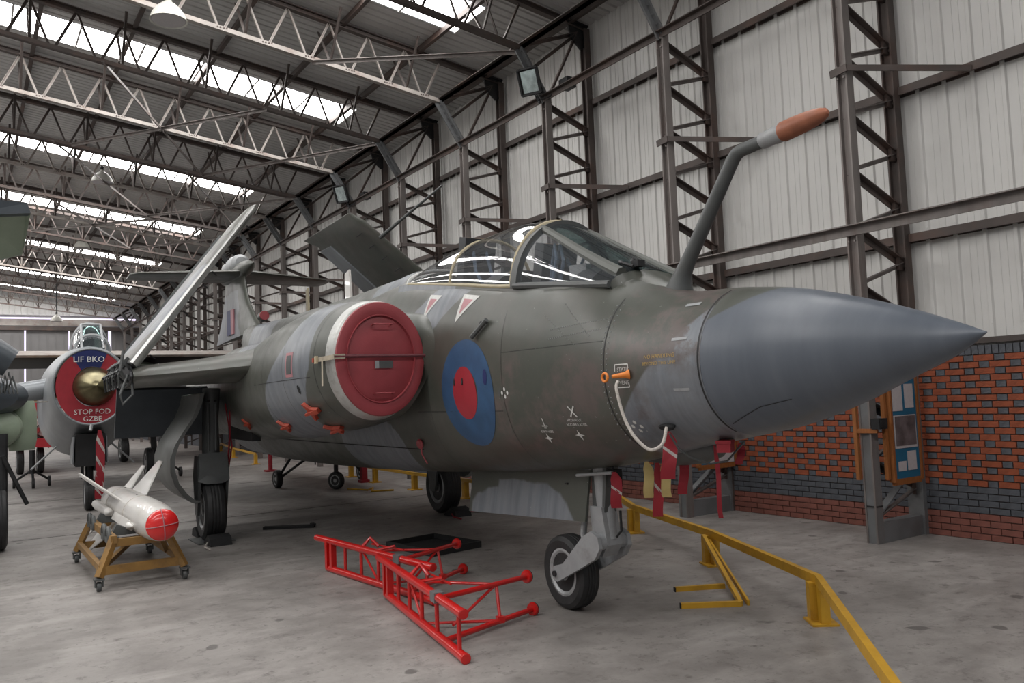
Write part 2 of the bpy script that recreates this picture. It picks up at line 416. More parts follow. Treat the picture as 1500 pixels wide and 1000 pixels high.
# real-scale bricks
def brick_mesh(w, h, d, m, name):
    b = MB(); b.box((d / 2, 0, 0), (d, w, h)); return b.mesh(name, m, 0)
CH = .075
bm_o = brick_mesh(.216, .064, .03, M['orange'], 'brick')
bm_b = brick_mesh(.102, .064, .022, M['blue_brick'], 'brick')
bm_bs = brick_mesh(.216, .064, .026, M['blue_brick'], 'brick')
bm_r = brick_mesh(.216, .064, .028, M['red_brick'], 'brick')
bm_s = brick_mesh(.064, .102, .03, M['blue_brick'], 'brick')
bricks = []      # (mesh, y, z, key)
def course_range(): return 2.9, 17.5
ya, yb = course_range()
for c in range(28):
    z = .0375 + c * CH
    if c < 4: me, w, step = bm_r, .216, .226
    elif c < 8: me, w, step = bm_bs, .216, .226
    else: me = None; step = .338
    y = ya + (.113 if c % 2 else 0) if me else ya + (.169 if c % 2 else 0)
    while y < yb:
        if me: bricks.append((me, y, z, w))
        else:
            bricks.append((bm_o, y, z, .216)); bricks.append((bm_b, y + .169, z, .102))
        y += step
z = 28 * CH + .055
y = ya
while y < yb: bricks.append((bm_s, y, z, .064)); y += .075
def seen(y, z):
    p = Rc.transposed() @ V((BX, y, z - 1.84)); px = 750 + 1200 * p.x / -p.z; py = 500 - 1200 * p.y / -p.z
    if 1350 < px < 1510 and 500 < py < 800: return True
    if 1068 < px < 1262 and py > 590 + (1262 - px) * .27: return True
    return False
cand = sorted([b for b in bricks if seen(b[1], b[2])], key=lambda b: b[1])
# the nearest 300 as bricks of their own, the rest joined by colour
near = {(b[1], b[2]) for b in cand[:298]}
rest = {}
for me, y, z, w in bricks:
    jit = random.uniform(-.0025, .0025)
    if (y, z) in near: link('brick', me, wall, (BX - .012 + jit, y, z))
    else:
        k = me.materials[0].name; r = rest.setdefault(k, MB())
        hh = .102 if me is bm_s else .064
        r.box((BX - .012 + jit + .014, y, z), (.028, w, hh))
for k, r in rest.items():
    o = r.build('distant_brickwork', D.materials[k], wall, 0); o['kind'] = 'stuff'
# far and near run of the plinth, too far off to tell bricks apart
mb = MB(); mb.box((BX, 38.8, 1.5), (.03, 42.4, 1.3)); mb.build('brick_plinth_far', M['orange'], wall)
mb = MB(); mb.box((BX, 38.8, .42), (.03, 42.4, .84)); mb.build('brick_plinth_base', M['blue_brick'], wall)

# ---- wall girts along the building
for z, w in ((3.58, .10), (5.43, .10), (7.22, .10), (2.26, .06)):
    mb = MB(); mb.angle((XW - .06, YN, z), (XW - .06, YF, z), w, .014); mb.bar((XW - .12, YN, z), (XW - .12, YF, z), .03, w)
    o = struct('trim_wall_girt', mb, M['steel'])

# ---- lattice columns
def make_column():
    t = thing('lattice_column', 'x', 'column', (0, 0, 0), 0)
    mb = MB(); mb.hsec((XFR, 0, 0), (XFR, 0, 7.15), .13, .12, .02, up=V((0, 1, 0)))
    for z in (3.55, 5.5, 7.0):
        for dz in (-.07, .07):
            for dy in (-.04, .04):
                mb.box((XFR - .075, dy, z + dz), (.02, .022, .022)); mb.box((XFR + .075, dy, z + dz), (.02, .022, .022))
    mb.build('front_chord', M['steel_mid'], t)
    mb = MB(); mb.hsec((XBK, 0, 0), (XBK, 0, 8.62), .13, .13, .02, up=V((0, 1, 0))); mb.build('rear_chord', M['steel'], t)
    br = MB().angle((XFR, 0, .36), (XBK, 0, 0), .075, .014, up=V((0, 1, 0))).mesh('brace', M['steel'])
    b2 = MB().angle((XFR, 0, -.30), (XBK, 0, 0), .05, .012, up=V((0, 1, 0))).mesh('brace', M['steel_mid'])
    gp = MB().box((XBK - .05, 0, 0), (.16, .035, .16)).box((XBK - .02, -.03, .03), (.03, .03, .03)).box((XBK - .02, -.03, -.03), (.03, .03, .03)).mesh('gusset_plate', M['steel'])
    z = .55
    while z < 7.0:
        link('brace', br, t, (0, 0, z)); link('brace', b2, t, (0, 0, z)); link('gusset_plate', gp, t, (0, 0, z))
        z += .68
    # knee plate that turns the front chord into the truss
    mb = MB(); a = V((XFR, 0, 7.1)); b = V((8.10, 0, 7.96))
    mb.bar(a, b, .19, .03, up=V((1, 0, 1))); mb.bar(a, b, .03, .20, up=V((1, 0, 1)))
    for k in range(7):
        p = a.lerp(b, (k + .5) / 7)
        for dy in (-.055, .055): mb.box((p.x - .03, dy, p.z - .02), (.022, .022, .022), Matrix.Rotation(radians(-57), 3, 'Y'))
    mb.build('knee_plate', M['steel_grey'], t)
    # fan of struts up to the eaves gusset
    e = V((9.45, 0, 8.52))
    for p in ((XFR + .05, 0, 7.15), (8.35, 0, 7.62), (8.12, 0, 8.0)):
        MB().angle(p, e, .055, .012, up=V((0, 1, 0))).build('eaves_strut', M['steel'], t)
    mb = MB(); mb.prism([(9.2, -.02, 8.72), (9.68, -.02, 8.66), (9.68, -.02, 8.3), (9.5, -.02, 8.22), (9.28, -.02, 8.42)], (0, .04, 0))
    mb.box((9.47, 0, 8.7), (.4, .14, .03), Matrix.Rotation(.13, 3, 'Y'))
    mb.build('eaves_gusset', M['dark'], t)
    # strap that ties the front chord to the wall girt
    mb = MB(); mb.angle((XFR - .08, -.05, 5.52), (XW - .12, -.95, 5.40), .07, .014)
    mb.bar((XFR - .1, -.1, 5.52), (XFR - .1, .12, 5.50), .02, .09); mb.build('tie_strap', M['steel'], t)
    return t
col0 = make_column()
clab = {3: 'lattice steel column with the blue noticeboard, nearest column to the camera', 4: 'lattice steel column rising behind the refuelling probe of the big jet',
        5: 'lattice steel column carrying the floodlight nearest the camera, above the canopy', 6: 'lattice steel column between the floodlit column and the raised far wing',
        7: 'lattice steel column whose knee plate stands over the raised far wing tip', 8: 'lattice steel column carrying the second floodlight, left of the raised far wing'}
first = True
for i, y in enumerate(COLY):
    if y < 2: continue
    if first: c = col0; c.location = (0, y, 0); first = False
    else: c = dup(col0, (0, y, 0))
    c['label'] = clab.get(i, 'brown lattice steel column in the distant run beyond the second floodlight')
    if i not in clab: c['group'] = 'distant lattice columns along the right wall'

# ---- longitudinal ties
for x, z, w, m in ((8.10, 7.97, .08, 'steel'), (XFR - .10, 7.12, .09, 'steel'), (XFR - .12, 3.60, .11, 'steel_mid')):
    mb = MB(); mb.angle((x, YN, z), (x, YF, z), w, .014); mb.bar((x + .04, YN, z), (x + .04, YF, z), .014, w)
    struct('trim_tie_rail', mb, M[m])

# ---- roof trusses
def make_truss(light):
    t = thing('roof_truss', 'x', 'roof truss')
    zt = lambda x: 8.64 + SL * (9.6 - x); zb = lambda x: 7.94 + SL * (8.1 - x)
    MB().hsec((9.6, 0, zt(9.6)), (XR, 0, zt(XR)), .12, .09, .016).build('top_chord', M['steel'], t)
    mb = MB(); a = V((8.1, 0, zb(8.1))); b = V((XR, 0, zb(XR)))
    mb.bar(a, b, .11, .014); mb.bar(a + V((0, -.05, .03)), b + V((0, -.05, .03)), .012, .08); mb.bar(a + V((0, .05, .03)), b + V((0, .05, .03)), .012, .08)
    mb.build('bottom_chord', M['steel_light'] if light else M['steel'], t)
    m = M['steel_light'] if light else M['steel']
    L_ = MB().angle((-.025, 0, 0), (-.37, 0, .92), .045, .01, up=V((0, 1, 0))).mesh('web_strut', m)
    R_ = MB().angle((.025, 0, 0), (.42, 0, .82), .045, .01, up=V((0, 1, 0))).mesh('web_strut', m)
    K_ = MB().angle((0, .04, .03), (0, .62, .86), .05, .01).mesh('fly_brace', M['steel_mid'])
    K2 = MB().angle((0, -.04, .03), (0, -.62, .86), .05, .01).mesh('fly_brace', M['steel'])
    B_ = MB()
    for dx in (-.08, -.03, .03, .08): B_.box((dx, -.06, .04), (.022, .016, .022))
    B_ = B_.mesh('bolt_group', M['steel'])
    x = 7.75; k = 0
    while x > XR + .3:
        z = zb(x)
        link('web_strut', L_, t, (x, 0, z)); link('web_strut', R_, t, (x, 0, z))
        if light: link('bolt_group', B_, t, (x, 0, z))
        if k % 2 == 1: link('fly_brace', K_, t, (x + .42, 0, z + 0)); link('fly_brace', K2, t, (x + .42, 0, z))
        x -= .80; k += 1
    return t
def make_truss_far(light):
    t = thing('roof_truss', 'x', 'roof truss')
    zt = lambda x: 8.64 + SL * (9.6 - x); zb = lambda x: 7.94 + SL * (8.1 - x)
    MB().bar((9.6, 0, zt(9.6)), (XR, 0, zt(XR)), .12, .09).build('top_chord', M['steel'], t)
    m = M['steel_light'] if light else M['steel']
    MB().bar((8.1, 0, zb(8.1)), (XR, 0, zb(XR)), .11, .07).build('bottom_chord', m, t)
    w = MB(); x = 7.75; k = 0
    while x > XR + .3:
        z = zb(x); w.bar((x, 0, z), (x - .37, 0, z + .92), .05, .04); w.bar((x, 0, z), (x + .42, 0, z + .82), .05, .04)
        if k % 2: w.bar((x, 0, z), (x, .62, z + .86), .05, .04); w.bar((x, 0, z), (x, -.62, z + .86), .05, .04)
        x -= .8; k += 1
    o = w.build('web_lattice', m, t, 0); o['kind'] = 'stuff'
    return t
tr = {True: make_truss(True), False: make_truss(False)}; used = set()
trf = {True: make_truss_far(True), False: make_truss_far(False)}; usedf = set()
tlab = {5: 'dark roof truss above the first floodlight, nearest roof truss in view', 6: 'pale roof truss with bolted bottom chord from which the nearest bell lamp hangs',
        7: 'dark roof truss crossing in front of the large rooflight strip', 8: 'pale roof truss with rusty web struts running down to the second floodlight',
        9: 'dark roof truss just beyond the second floodlight column', 10: 'pale roof truss crossing before the second rooflight strip'}
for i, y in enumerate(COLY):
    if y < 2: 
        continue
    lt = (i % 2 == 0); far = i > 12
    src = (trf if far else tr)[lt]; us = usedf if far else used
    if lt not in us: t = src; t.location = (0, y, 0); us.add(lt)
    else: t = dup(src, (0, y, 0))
    if i in tlab: t['label'] = tlab[i]
    elif i > 10: t['label'] = '%s lattice roof truss in the distant row towards the hangar end' % ('pale' if lt else 'dark'); t['group'] = 'distant %s roof trusses' % ('pale' if lt else 'dark')
    else: t['label'] = 'roof truss overhead at the %s column' % ('noticeboard' if i == 3 else 'probe')

# ---- purlins, bracing
x = 9.3; k = 0
while x > XR:
    mb = MB(); z = zroof(x) - .07
    mb.bar((x, YN, z), (x, YF, z), .05, .14); mb.bar((x - .03, YN, z - .07), (x - .03, YF, z - .07), .06, .012)
    struct('trim_purlin', mb, M['steel']); x -= 1.62; k += 1
for (x0, y0, x1, y1) in ((5.4, 17.34, 2.2, 23.2), (2.2, 17.34, 5.4, 23.2), (8.1, 23.24, 5.0, 29.1), (5.0, 23.24, 8.1, 29.1), (5.4, 29.1, 2.0, 35), (2.0, 29.1, 5.4, 35), (8.1, 11.6, 5.4, 14.5), (1.8, 23.24, 5.0, 29.1), (8.1, 29.1, 5.4, 35), (8.1, 17.4, 5.4, 23.2)):
    mb = MB(); mb.angle((x0, y0, 7.94 + SL * (8.1 - x0) - .03), (x1, y1, 7.94 + SL * (8.1 - x1) - .03), .06, .012); struct('trim_roof_brace', mb, M['steel_mid'])

# ---- roof sheets with translucent strips
ceil = struct('ceiling', MB().box((XR - 6, 25.5, 9.9), (.1, 69, .1)), M['roof'])
mb = MB(); vs = []; fs = []; W = 1.2
pts = []
for k in range(6):
    for a, b in ((0, 0), (.03, 0), (.045, .03), (.075, .03), (.09, 0)): pts.append((a + k * .2, b))
pts.append((W, 0))
for xx in (XW + .3, XR):
    for a, b in pts: vs.append(V((xx, a - W / 2, zroof(xx) + b)))
n = len(pts); fs = [(i, i + 1, n + i + 1, n + i) for i in range(n - 1)]
sheet = MB().add(vs, fs).mesh('roof_sheet', M['roof'], 0, False)
vs2 = [V((2 * XR - v.x, v.y, v.z)) for v in vs]
sheet2 = MB().add(vs2, fs).mesh('roof_sheet', M['roof'], 0, False)
XS = 7.95
vs3 = [V((XW + .3 if i < n else XS, v.y, v.z)) for i, v in enumerate(vs)]
vs3 = [V((v.x, v.y, zroof(v.x) + (pts[i % n][1]))) for i, v in enumerate(vs3)]
sheet3 = MB().add(vs3, fs).mesh('roof_sheet', M['roof'], 0, False)
def strip(x0, x1, sgn=1):
    b = MB(); q = []
    for xx in (x0, x1):
        for yy in (-W / 2 + .03, W / 2 - .03):
            z = zroof(xx if sgn > 0 else 2 * XR - xx); q.append(V((xx, yy, z)))
    b.add(q, [(0, 1, 3, 2)]); return b.mesh('rooflight', M['skylight'], 0, False)
sk = strip(XS, XR + .2); sk2 = strip(XR - .2, 2 * XR - XS, -1)
fr = MB()
nb = 0
for j in range(9):
    xx = XS - j * 1.2
    if xx > XR: fr.box((xx, 0, zroof(xx) - .015), (.04, W, .03), Matrix.Rotation(.13, 3, 'Y'))
fr = fr.mesh('rooflight_bar', M['roof'], 0)
SKY = {0: 'nearest translucent rooflight strip at the top edge of the picture', 5: 'largest bright rooflight strip behind the dark roof truss', 12: 'second bright rooflight strip above the left bell lamp',
       18: 'third rooflight strip down the roof', 25: 'fourth rooflight strip down the roof', 32: 'farthest thin rooflight strip before the hangar end', -6: 'rooflight strip over the nose of the jet, out of view', -12: 'rooflight strip behind the camera', 37: 'added rooflight strip brightening the hangar end wall'}  # last strip, by the end wall, is added to brighten the gable
for k in range(-18, 39):
    y = 12.9 + 1.2 * k + (.3 if k in () else 0)
    if k in SKY:
        link('roof_sheet', sheet3, ceil, (0, y, 0))
        o = link('rooflight', sk, None, (0, y, 0)); tag(o, SKY[k], 'skylight')
        link('glazing_bars', fr, o)['kind'] = 'stuff'
        o = link('rooflight', sk2, None, (0, y, 0)); tag(o, SKY[k] + ', beyond the ridge', 'skylight')
    else:
        link('roof_sheet', sheet, ceil, (0, y, 0))
        link('roof_sheet', sheet2, ceil, (0, y, 0))
# ---- left wall (out of view) and the hangar end
struct('wall_left', MB().box((-14, 25.5, 4.4), (.1, 69, 8.8)), M['clad'])
ewall = struct('wall_back', MB().box((-2, YF + .3, 9.3), (24, .1, 2.6)), M['clad'])
for k in range(24):
    link('cladding_sheet', clad_me, ewall, (-13.5 + k, YF + .02, 6.0), (0, 0, -pi / 2)).scale = (1, 1, .5) if False else (1, 1, 1)
mb = MB(); mb.box((-2, YF - .05, 7.72), (24, .25, .42)); struct('trim_door_beam', mb, M['steel_light'])
mb = MB(); mb.box((-2, YF - .02, 7.35), (24, .3, .25)); struct('trim_door_track', mb, M['steel'])
struct('window_2', MB().box((-2, YF - .2, 7.98), (24, .05, .10)), M['daylight_gap'])
struct('window_1', MB().box((-2, YF + .5, 4.0), (24, .05, 7.0)), M['daylight_gap'])
x = -14.0; k = 0
while x < 9.7:
    w = 2.45; gap = (.10, .07, .20)[k % 3]
    d = MB(); d.box((x + w / 2 - gap / 2, YF + .05 + .06 * (k % 2), 3.65), (w - gap, .08, 7.3))
    dd = struct('door_%d' % (k + 1), d, M['door_panel'])
    for j in range(5): MB().box((x + .25 + j * .47, YF + .05 + .06 * (k % 2) - .05, 3.65), (.05, .03, 7.2)).build('stiffener', M['door_panel'], dd)
    x += w; k += 1

# ---- bell lamps
def bell_lamp(r=.30):
    t = thing('bell_lamp', 'x', 'lamp')
    mb = MB(); mb.lathe([(.05, .36), (.07, .30), (.13, .27), (.20, .20), (.27, .10), (r, 0), (r + .012, -.02), (r - .004, -.02), (r - .02, 0), (.25, .10), (.12, .24), (.02, .26)], n=28)
    mb.build('shade', M['lamp_metal'], t)
    MB().lathe([(.0, .012), (r - .03, .012), (r - .02, .0), (r - .03, -.012), (.0, -.015)], n=28).build('diffuser', M['paper'], t)
    mb = MB(); mb.lathe([(.05, .36), (.055, .44), (.03, .48), (.012, .50), (.012, .62)], n=12); mb.build('hanger', M['dark'], t)
    return t
L0 = bell_lamp()
for i, (p, lb) in enumerate([((2.87, 14.5, 8.66), 'large bell lamp hanging at the top left, nearest the camera'), ((3.30, 26.2, 8.72), 'bell lamp hanging in front of the second rooflight strip'),
                             ((3.95, 37.5, 8.8), 'small bell lamp hanging above the folded near wing, left of the tail'), ((4.04, 50, 7.0), 'farthest bell lamp hanging before the hangar doors')]):
    o = L0 if i == 0 else dup(L0, (0, 0, 0))
    o.location = (p[0], p[1], p[2] - .15); o['label'] = lb
    if i == 3: MB().tube([(0, 0, .5), (0, 0, 2.55)], .03, 8).build('drop_rod', M['dark'], o)

# ---- floodlights
def flood():
    t = thing('floodlight', 'x', 'floodlight')
    R_ = Matrix.Rotation(radians(-62), 3, 'Z') @ Matrix.Rotation(radians(22), 3, 'X')
    mb = MB(); h = [R_ @ V(p) for p in [(-.17, -.07, -.21), (.17, -.07, -.21), (.17, -.07, .21), (-.17, -.07, .21)]]
    bk = [R_ @ V(p) for p in [(-.10, .13, -.12), (.10, .13, -.12), (.10, .13, .12), (-.10, .13, .12)]]
    mb.loft([h, bk]); mb.build('housing', M['dark'], t)
    MB().add([R_ @ V(p) for p in [(-.145, -.078, -.185), (.145, -.078, -.185), (.145, -.078, .185), (-.145, -.078, .185)]], [(0, 1, 2, 3)]).build('lens', M['lens'], t)
    mb = MB(); c = [(-.19, -.08, -.22), (.19, -.08, -.22), (.19, -.08, .22), (-.19, -.08, .22)]
    for i in range(4): mb.bar(R_ @ V(c[i]), R_ @ V(c[(i + 1) % 4]), .035, .035)
    mb.build('bezel', M['black'], t)
    mb = MB(); mb.bar((.0, .05, 0), (.18, .1, -.12), .04, .04); mb.bar((.18, .1, -.12), (.2, .05, -.35), .04, .04); mb.build('bracket', M['dark'], t)
    mb = MB(); mb.box((.46, -.45, -.12), (.2, .24, .17)); mb.build('ballast_box', M['dark'], t)
    mb = MB(); mb.tube([(.36, -.4, -.14), (.25, -.2, -.3), (.12, 0, -.34), (.05, .05, -.1)], .012, 8); mb.build('cable', M['black'], t)
    return t
f0 = flood()
for i, (y, lb) in enumerate([(11.62, 'black floodlight with a glass front on the column above the canopy'), (20.4, 'black floodlight on the distant column, second from the camera')]):
    o = f0 if i == 0 else dup(f0, (0, 0, 0))
    o.location = (8.33, y - .1, 7.40); o['label'] = lb

# ---- column casings with noticeboards on the first two columns
def casing(y):
    t = thing('column_casing', 'x', 'column stand', (0, y, 0))
    mb = MB(); mb.box((XFR + .0, .0, .85), (.11, .14, 1.7)); mb.build('front_post', M['steel_grey'], t)
    mb = MB(); mb.box((XBK - .05, 0, .95), (.10, .2, 1.9)); mb.build('rear_post', M['steel_grey'], t)
    mb = MB(); mb.box(((XFR + XBK) / 2, 0, .115), (.90, .14, .23)); mb.build('kerb_box', M['steel_grey'], t)
    mb = MB(); mb.angle((XFR + .05, -.02, .28), (XBK - .05, -.02, .82), .09, .014, up=V((0, 1, 0))); mb.build('brace', M['steel_grey'], t)
    mb = MB(); mb.box((XFR, 0, .42), (.125, .155, .015)); mb.build('clamp_band', M['dark'], t)
    return t
c1 = casing(5.64); c1['label'] = 'grey steel column foot with boxed kerb below the blue noticeboard'
c2 = dup(c1, (0, 8.62, 0), label='grey steel column foot with boxed kerb behind the hanging red tags')
def board(nm, x0, x1, y, z0, z1, label):
    t = thing(nm, label, 'noticeboard', (0, 0, 0))
    MB().box(((x0 + x1) / 2, y, (z0 + z1) / 2), (x1 - x0, .03, z1 - z0)).build('backing', M['blue_board'], t)
    for a, b in (((x0, y, z0), (x0, y, z1)), ((x1, y, z0), (x1, y, z1)), ((x0, y, z0), (x1, y, z0)), ((x0, y, z1), (x1, y, z1))):
        MB().bar(a, b, .035, .07, up=V((0, 1, 0)) if a[0] == b[0] else V((0, 0, 1))).build('frame_bar', M['wood'], t)
    return t
b1 = board('noticeboard', 8.83, 9.38, 5.48, .68, 1.95, 'blue noticeboard in a timber frame beside the brick wall, with photo and papers')
def sheet_(t, nm, x0, x1, y, z0, z1, m): MB().box(((x0 + x1) / 2, y, (z0 + z1) / 2), (x1 - x0, .004, z1 - z0)).build(nm, m, t, 0)
sheet_(b1, 'paper_sheet', 8.88, 9.08, 5.46, 1.49, 1.80, M['paper']); sheet_(b1, 'paper_sheet', 9.13, 9.31, 5.46, 1.52, 1.80, M['paper'])
sheet_(b1, 'photo_mount', 8.88, 9.33, 5.46, 1.06, 1.44, M['paper']); sheet_(b1, 'photo_print', 8.90, 9.31, 5.455, 1.09, 1.43, M['photo'])
sheet_(b1, 'paper_sheet', 8.92, 9.08, 5.46, .80, .91, M['paper'])
sheet_(b1, 'paper_sheet', 8.91, 9.08, 5.46, .95, 1.02, M['paper']) if False else None
for (x0, x1, z0, z1) in ((8.90, 9.08, .92, 1.03),): pass
sheet_(b1, 'paper_sheet', 9.11, 9.29, 5.46, .80, 1.02, M['paper'])
t = thing('timber_frame', 'narrow orange timber frame strapped to the column left of the noticeboard', 'frame')
for (yy, xx) in ((5.74, XFR - .09), (5.50, XFR + .10)): MB().bar((xx, yy, .72), (xx, yy, 1.95), .045, .045).build('upright', M['wood'], t)
MB().bar((XFR - .09, 5.74, 1.28), (XFR - .04, 5.5, 1.28), .04, .05).build('cross_bar', M['wood'], t)
o = MB().box((XFR - .0, 5.50, 1.36), (.16, .10, .12)).box((XFR - .0, 5.445, 1.36), (.12, .01, .08)).build('speaker_box', M['black']); tag(o, 'small black box fixed on the post left of the noticeboard', 'box')
b2 = board('noticeboard', 8.80, 9.55, 8.45, .70, .98 + .5, 'white and blue notice panel on the column behind the hanging red tags')
sheet_(b2, 'notice_sheet', 9.02, 9.52, 8.43, .74, 1.4, M['paper'])

# ================================================================== THE BIG JET
MX, MY, HD = 4.680, 11.962, radians(-92.93)
jet = thing('strike_jet', 'large camouflaged green and grey jet with folded wings and pointed grey nose', 'aircraft', (MX, MY, 0), HD)
JM = Matrix.Translation((MX, MY, 0)) @ Matrix.Rotation(HD, 4, 'Z')
def A(U, s, z): return V((U, -s, z))       # jet space: U forward, s towards the camera side, z up
def AW(U, s, z): return JM @ A(U, s, z)

BODY = [  # U, half width, top, bottom, squareness
    (-9.4, .10, 2.35, 2.12, 2.0), (-8.6, .30, 2.62, 1.90, 2.1), (-7.5, .46, 2.95, 1.62, 2.2), (-6.2, .58, 3.10, 1.32, 2.2), (-5.0, .66, 3.10, 1.02, 2.3),
    (-3.0, .74, 3.08, .93, 2.4), (0, .78, 3.08, .93, 2.5), (2.4, .74, 3.18, .98, 2.5), (4.0, .69, 3.24, 1.04, 2.5), (5.0, .69, 3.13, 1.10, 2.45), (5.6, .705, 3.05, 1.134, 2.4), (6.3, .695, 2.95, 1.185, 2.3),
    (7.0, .66, 2.86, 1.255, 2.15), (7.42, .625, 2.735, 1.33, 2.1), (7.62, .606, 2.63, 1.37, 2.08), (7.8, .585, 2.56, 1.41, 2.05), (8.44, .487, 2.485, 1.525, 2.0), (8.8, .418, 2.432, 1.597, 2.0), (9.2, .302, 2.330, 1.726, 2.0),
    (9.55, .174, 2.217, 1.869, 2.0), (9.8, .072, 2.119, 1.975, 2.0), (9.93, .004, 2.064, 2.056, 2.0)]
def body_ring(U, N=96, grow=0):
    return superring(U, 0, interp(BODY, U, 1) + grow, interp(BODY, U, 2) + grow, interp(BODY, U, 3) - grow, interp(BODY, U, 4), N)
JOINT = 8.44
def blob(U, z, cu, cz, ru, rz): return ((U - cu) / ru) ** 2 + ((z - cz) / rz) ** 2
def body_camo(U, s, z):
    w = .10 * sin(U * 3.1 + z * 2) + .05 * sin(z * 9 + U)
    g = 0.0
    g = max(g, sm(U + .3 * w - max(0, z - 1.7) * .75, 7.62, 7.80) * (1 - sm(z - (U - 8.44) * .9, 2.30, 2.42)))       # grey behind the nose cone
    g = max(g, sm(-abs(U - (4.70 + (z - 2.6) * 1.7)), -.50, -.38) * sm(z, 2.15, 2.35))         # stripe below the rear canopy
    g = max(g, sm(-abs(U + 1.0 - z * .3), -1.0, -.8) * sm(z, 2.5, 2.7))
    g = max(g, sm(-U, 2.2, 2.5) * sm(U, -4.6, -4.3))
    g = max(g, sm(-blob(U, z, 3.1, 1.3, .9, .45), -1.1, -.9))
    return g
def body_wear(U, s, z):
    return sm(-abs(U - 8.05), -.43, -.36) * sm(z, 1.9, 2.15) * 1.6 + sm(-blob(U, z, 6.9, 1.75, 1.1, .42), -1.2, -.6) + .25
mb = MB(); Us = []; u = -9.4
while u < JOINT - .02: Us.append(u); u += .055
Us.append(JOINT)
SILLZ = [(3.55, 3.13), (4.0, 3.09), (5.0, 2.95), (6.0, 2.80), (6.28, 2.755), (7.0, 2.69), (7.42, 2.64), (7.62, 2.60)]
rings = []
for x in Us:
    q = body_ring(x)
    if 3.9 < x < 7.45:      # the cockpit opening is cut flat just below the sill
        zs = interp(SILLZ, x, 1) - .03
        for v_ in q: v_.z = min(v_.z, zs)
    rings.append(q)
mb.loft(rings); me = mb.mesh('fuselage', M['camo'], 40); set_attr(me, 'camo', body_camo); set_attr(me, 'wear', body_wear)
body = link('fuselage', me, jet)
# nose cone (radome)
mb = MB(); Us = [JOINT + .004 + (9.93 - JOINT - .004) * (i / 40.0) ** .9 for i in range(41)]
mb.loft([body_ring(x, 96, .0015 if i < 39 else 0) for i, x in enumerate(Us)])
me = mb.mesh('nose_cone', M['camo'], 40)
set_attr(me, 'camo', lambda U, s, z: 0 if False else 1 - (1 - sm(U, 8.95, 9.10)) * sm(z - (U - 8.44) * .55, 2.22, 2.30))
set_attr(me, 'wear', lambda U, s, z: 0.0)
# the cone itself is smoother, darker grey than the painted skin
def radome_material():
    m = M['camo'].copy(); m.name = 'nose_cone_paint'; nt = m.node_tree
    # swap the grey pair for the slate of the cone
    n = 0
    for nd in nt.nodes:
        if nd.bl_idname == 'ShaderNodeMix':
            if abs(nd.inputs[6].default_value[0] - .135) < 1e-3:
                nd.inputs[6].default_value = (.086, .100, .124, 1); nd.inputs[7].default_value = (.106, .121, .147, 1)
            if abs(nd.inputs[7].default_value[0] - .42) < 1e-3 or abs(nd.inputs[7].default_value[0] - .095) < 1e-3 or abs(nd.inputs[7].default_value[0] - .055) < 1e-3:
                nd.inputs[7].default_value = (.11, .12, .14, 1)
    return m
M['cone_paint'] = radome_material(); me.materials[0] = M['cone_paint']
cone = link('nose_cone', me, jet, label='pointed slate grey nose cone')

bvh_body = BVHTree.FromPolygons([v.co for v in body.data.vertices], [p.vertices for p in body.data.polygons])
bvh_cone = BVHTree.FromPolygons([v.co for v in me.vertices], [p.vertices for p in me.polygons])
def onskin(U, z, lift=.003, bvh=None, side=1):
    o = V((U, -3 * side, z)); h = (bvh or bvh_body).ray_cast(o, V((0, side, 0)))
    if h[0] is None: return None
    n = h[1] if h[1].y * side < 0 else -h[1]
    return h[0] + n * lift
def decal(name, pts_faces, m, parent=None, lift=.003, bvh=None, label=None):
    pts, faces = pts_faces; q = [onskin(U, z, lift, bvh) for U, z in pts]
    faces = [f for f in faces if all(q[i] is not None for i in f)]
    q = [p or V((0, 0, 0)) for p in q]
    o = MB().add(q, faces).build(name, m, parent or jet, 60, label=label); return o
def disc(cu, cz, ru, rz, r0=0.0, n=48, k=8, shear=0.0):
    pts = []; faces = []
    for i in range(k + 1):
        rr = r0 + (1 - r0) * i / k
        for j in range(n):
            a = 2 * pi * j / n; pts.append((cu + ru * rr * cos(a) + shear * rz * rr * sin(a), cz + rz * rr * sin(a)))
    for i in range(k):
        for j in range(n): faces.append((i * n + j, i * n + (j + 1) % n, (i + 1) * n + (j + 1) % n, (i + 1) * n + j))
    return pts, faces
def quadpatch(p, nu=6, nv=6):
    """p: four (U,z) corners"""
    pts = []; faces = []
    for i in range(nv + 1):
        for j in range(nu + 1):
            a, b = j / nu, i / nv
            q = [(1 - a) * (1 - b), a * (1 - b), a * b, (1 - a) * b]
            pts.append((sum(q[k] * p[k][0] for k in range(4)), sum(q[k] * p[k][1] for k in range(4))))
    for i in range(nv):
        for j in range(nu): a = i * (nu + 1) + j; faces.append((a, a + 1, a + nu + 2, a + nu + 1))
    return pts, faces
def line_decal(name, path, w, m, lift=.0025, bvh=None, n=24, parent=None, label=None):
    """thin strip along a (U,z) polyline"""
    P = []; 
    for i in range(len(path) - 1):
        for k in range(n): 
            t = k / n; P.append((path[i][0] * (1 - t) + path[i + 1][0] * t, path[i][1] * (1 - t) + path[i + 1][1] * t))
    P.append(path[-1]); pts = []; faces = []
    for i, (a, b) in enumerate(P):
        c = P[min(i + 1, len(P) - 1)]; d = P[max(i - 1, 0)]; dx, dz = c[0] - d[0], c[1] - d[1]; L = sqrt(dx * dx + dz * dz) + 1e-9
        pts += [(a - dz / L * w / 2, b + dx / L * w / 2), (a + dz / L * w / 2, b - dx / L * w / 2)]
    for i in range(len(P) - 1): faces.append((2 * i, 2 * i + 1, 2 * i + 3, 2 * i + 2))
    return decal(name, (pts, faces), m, parent, lift, bvh, label)
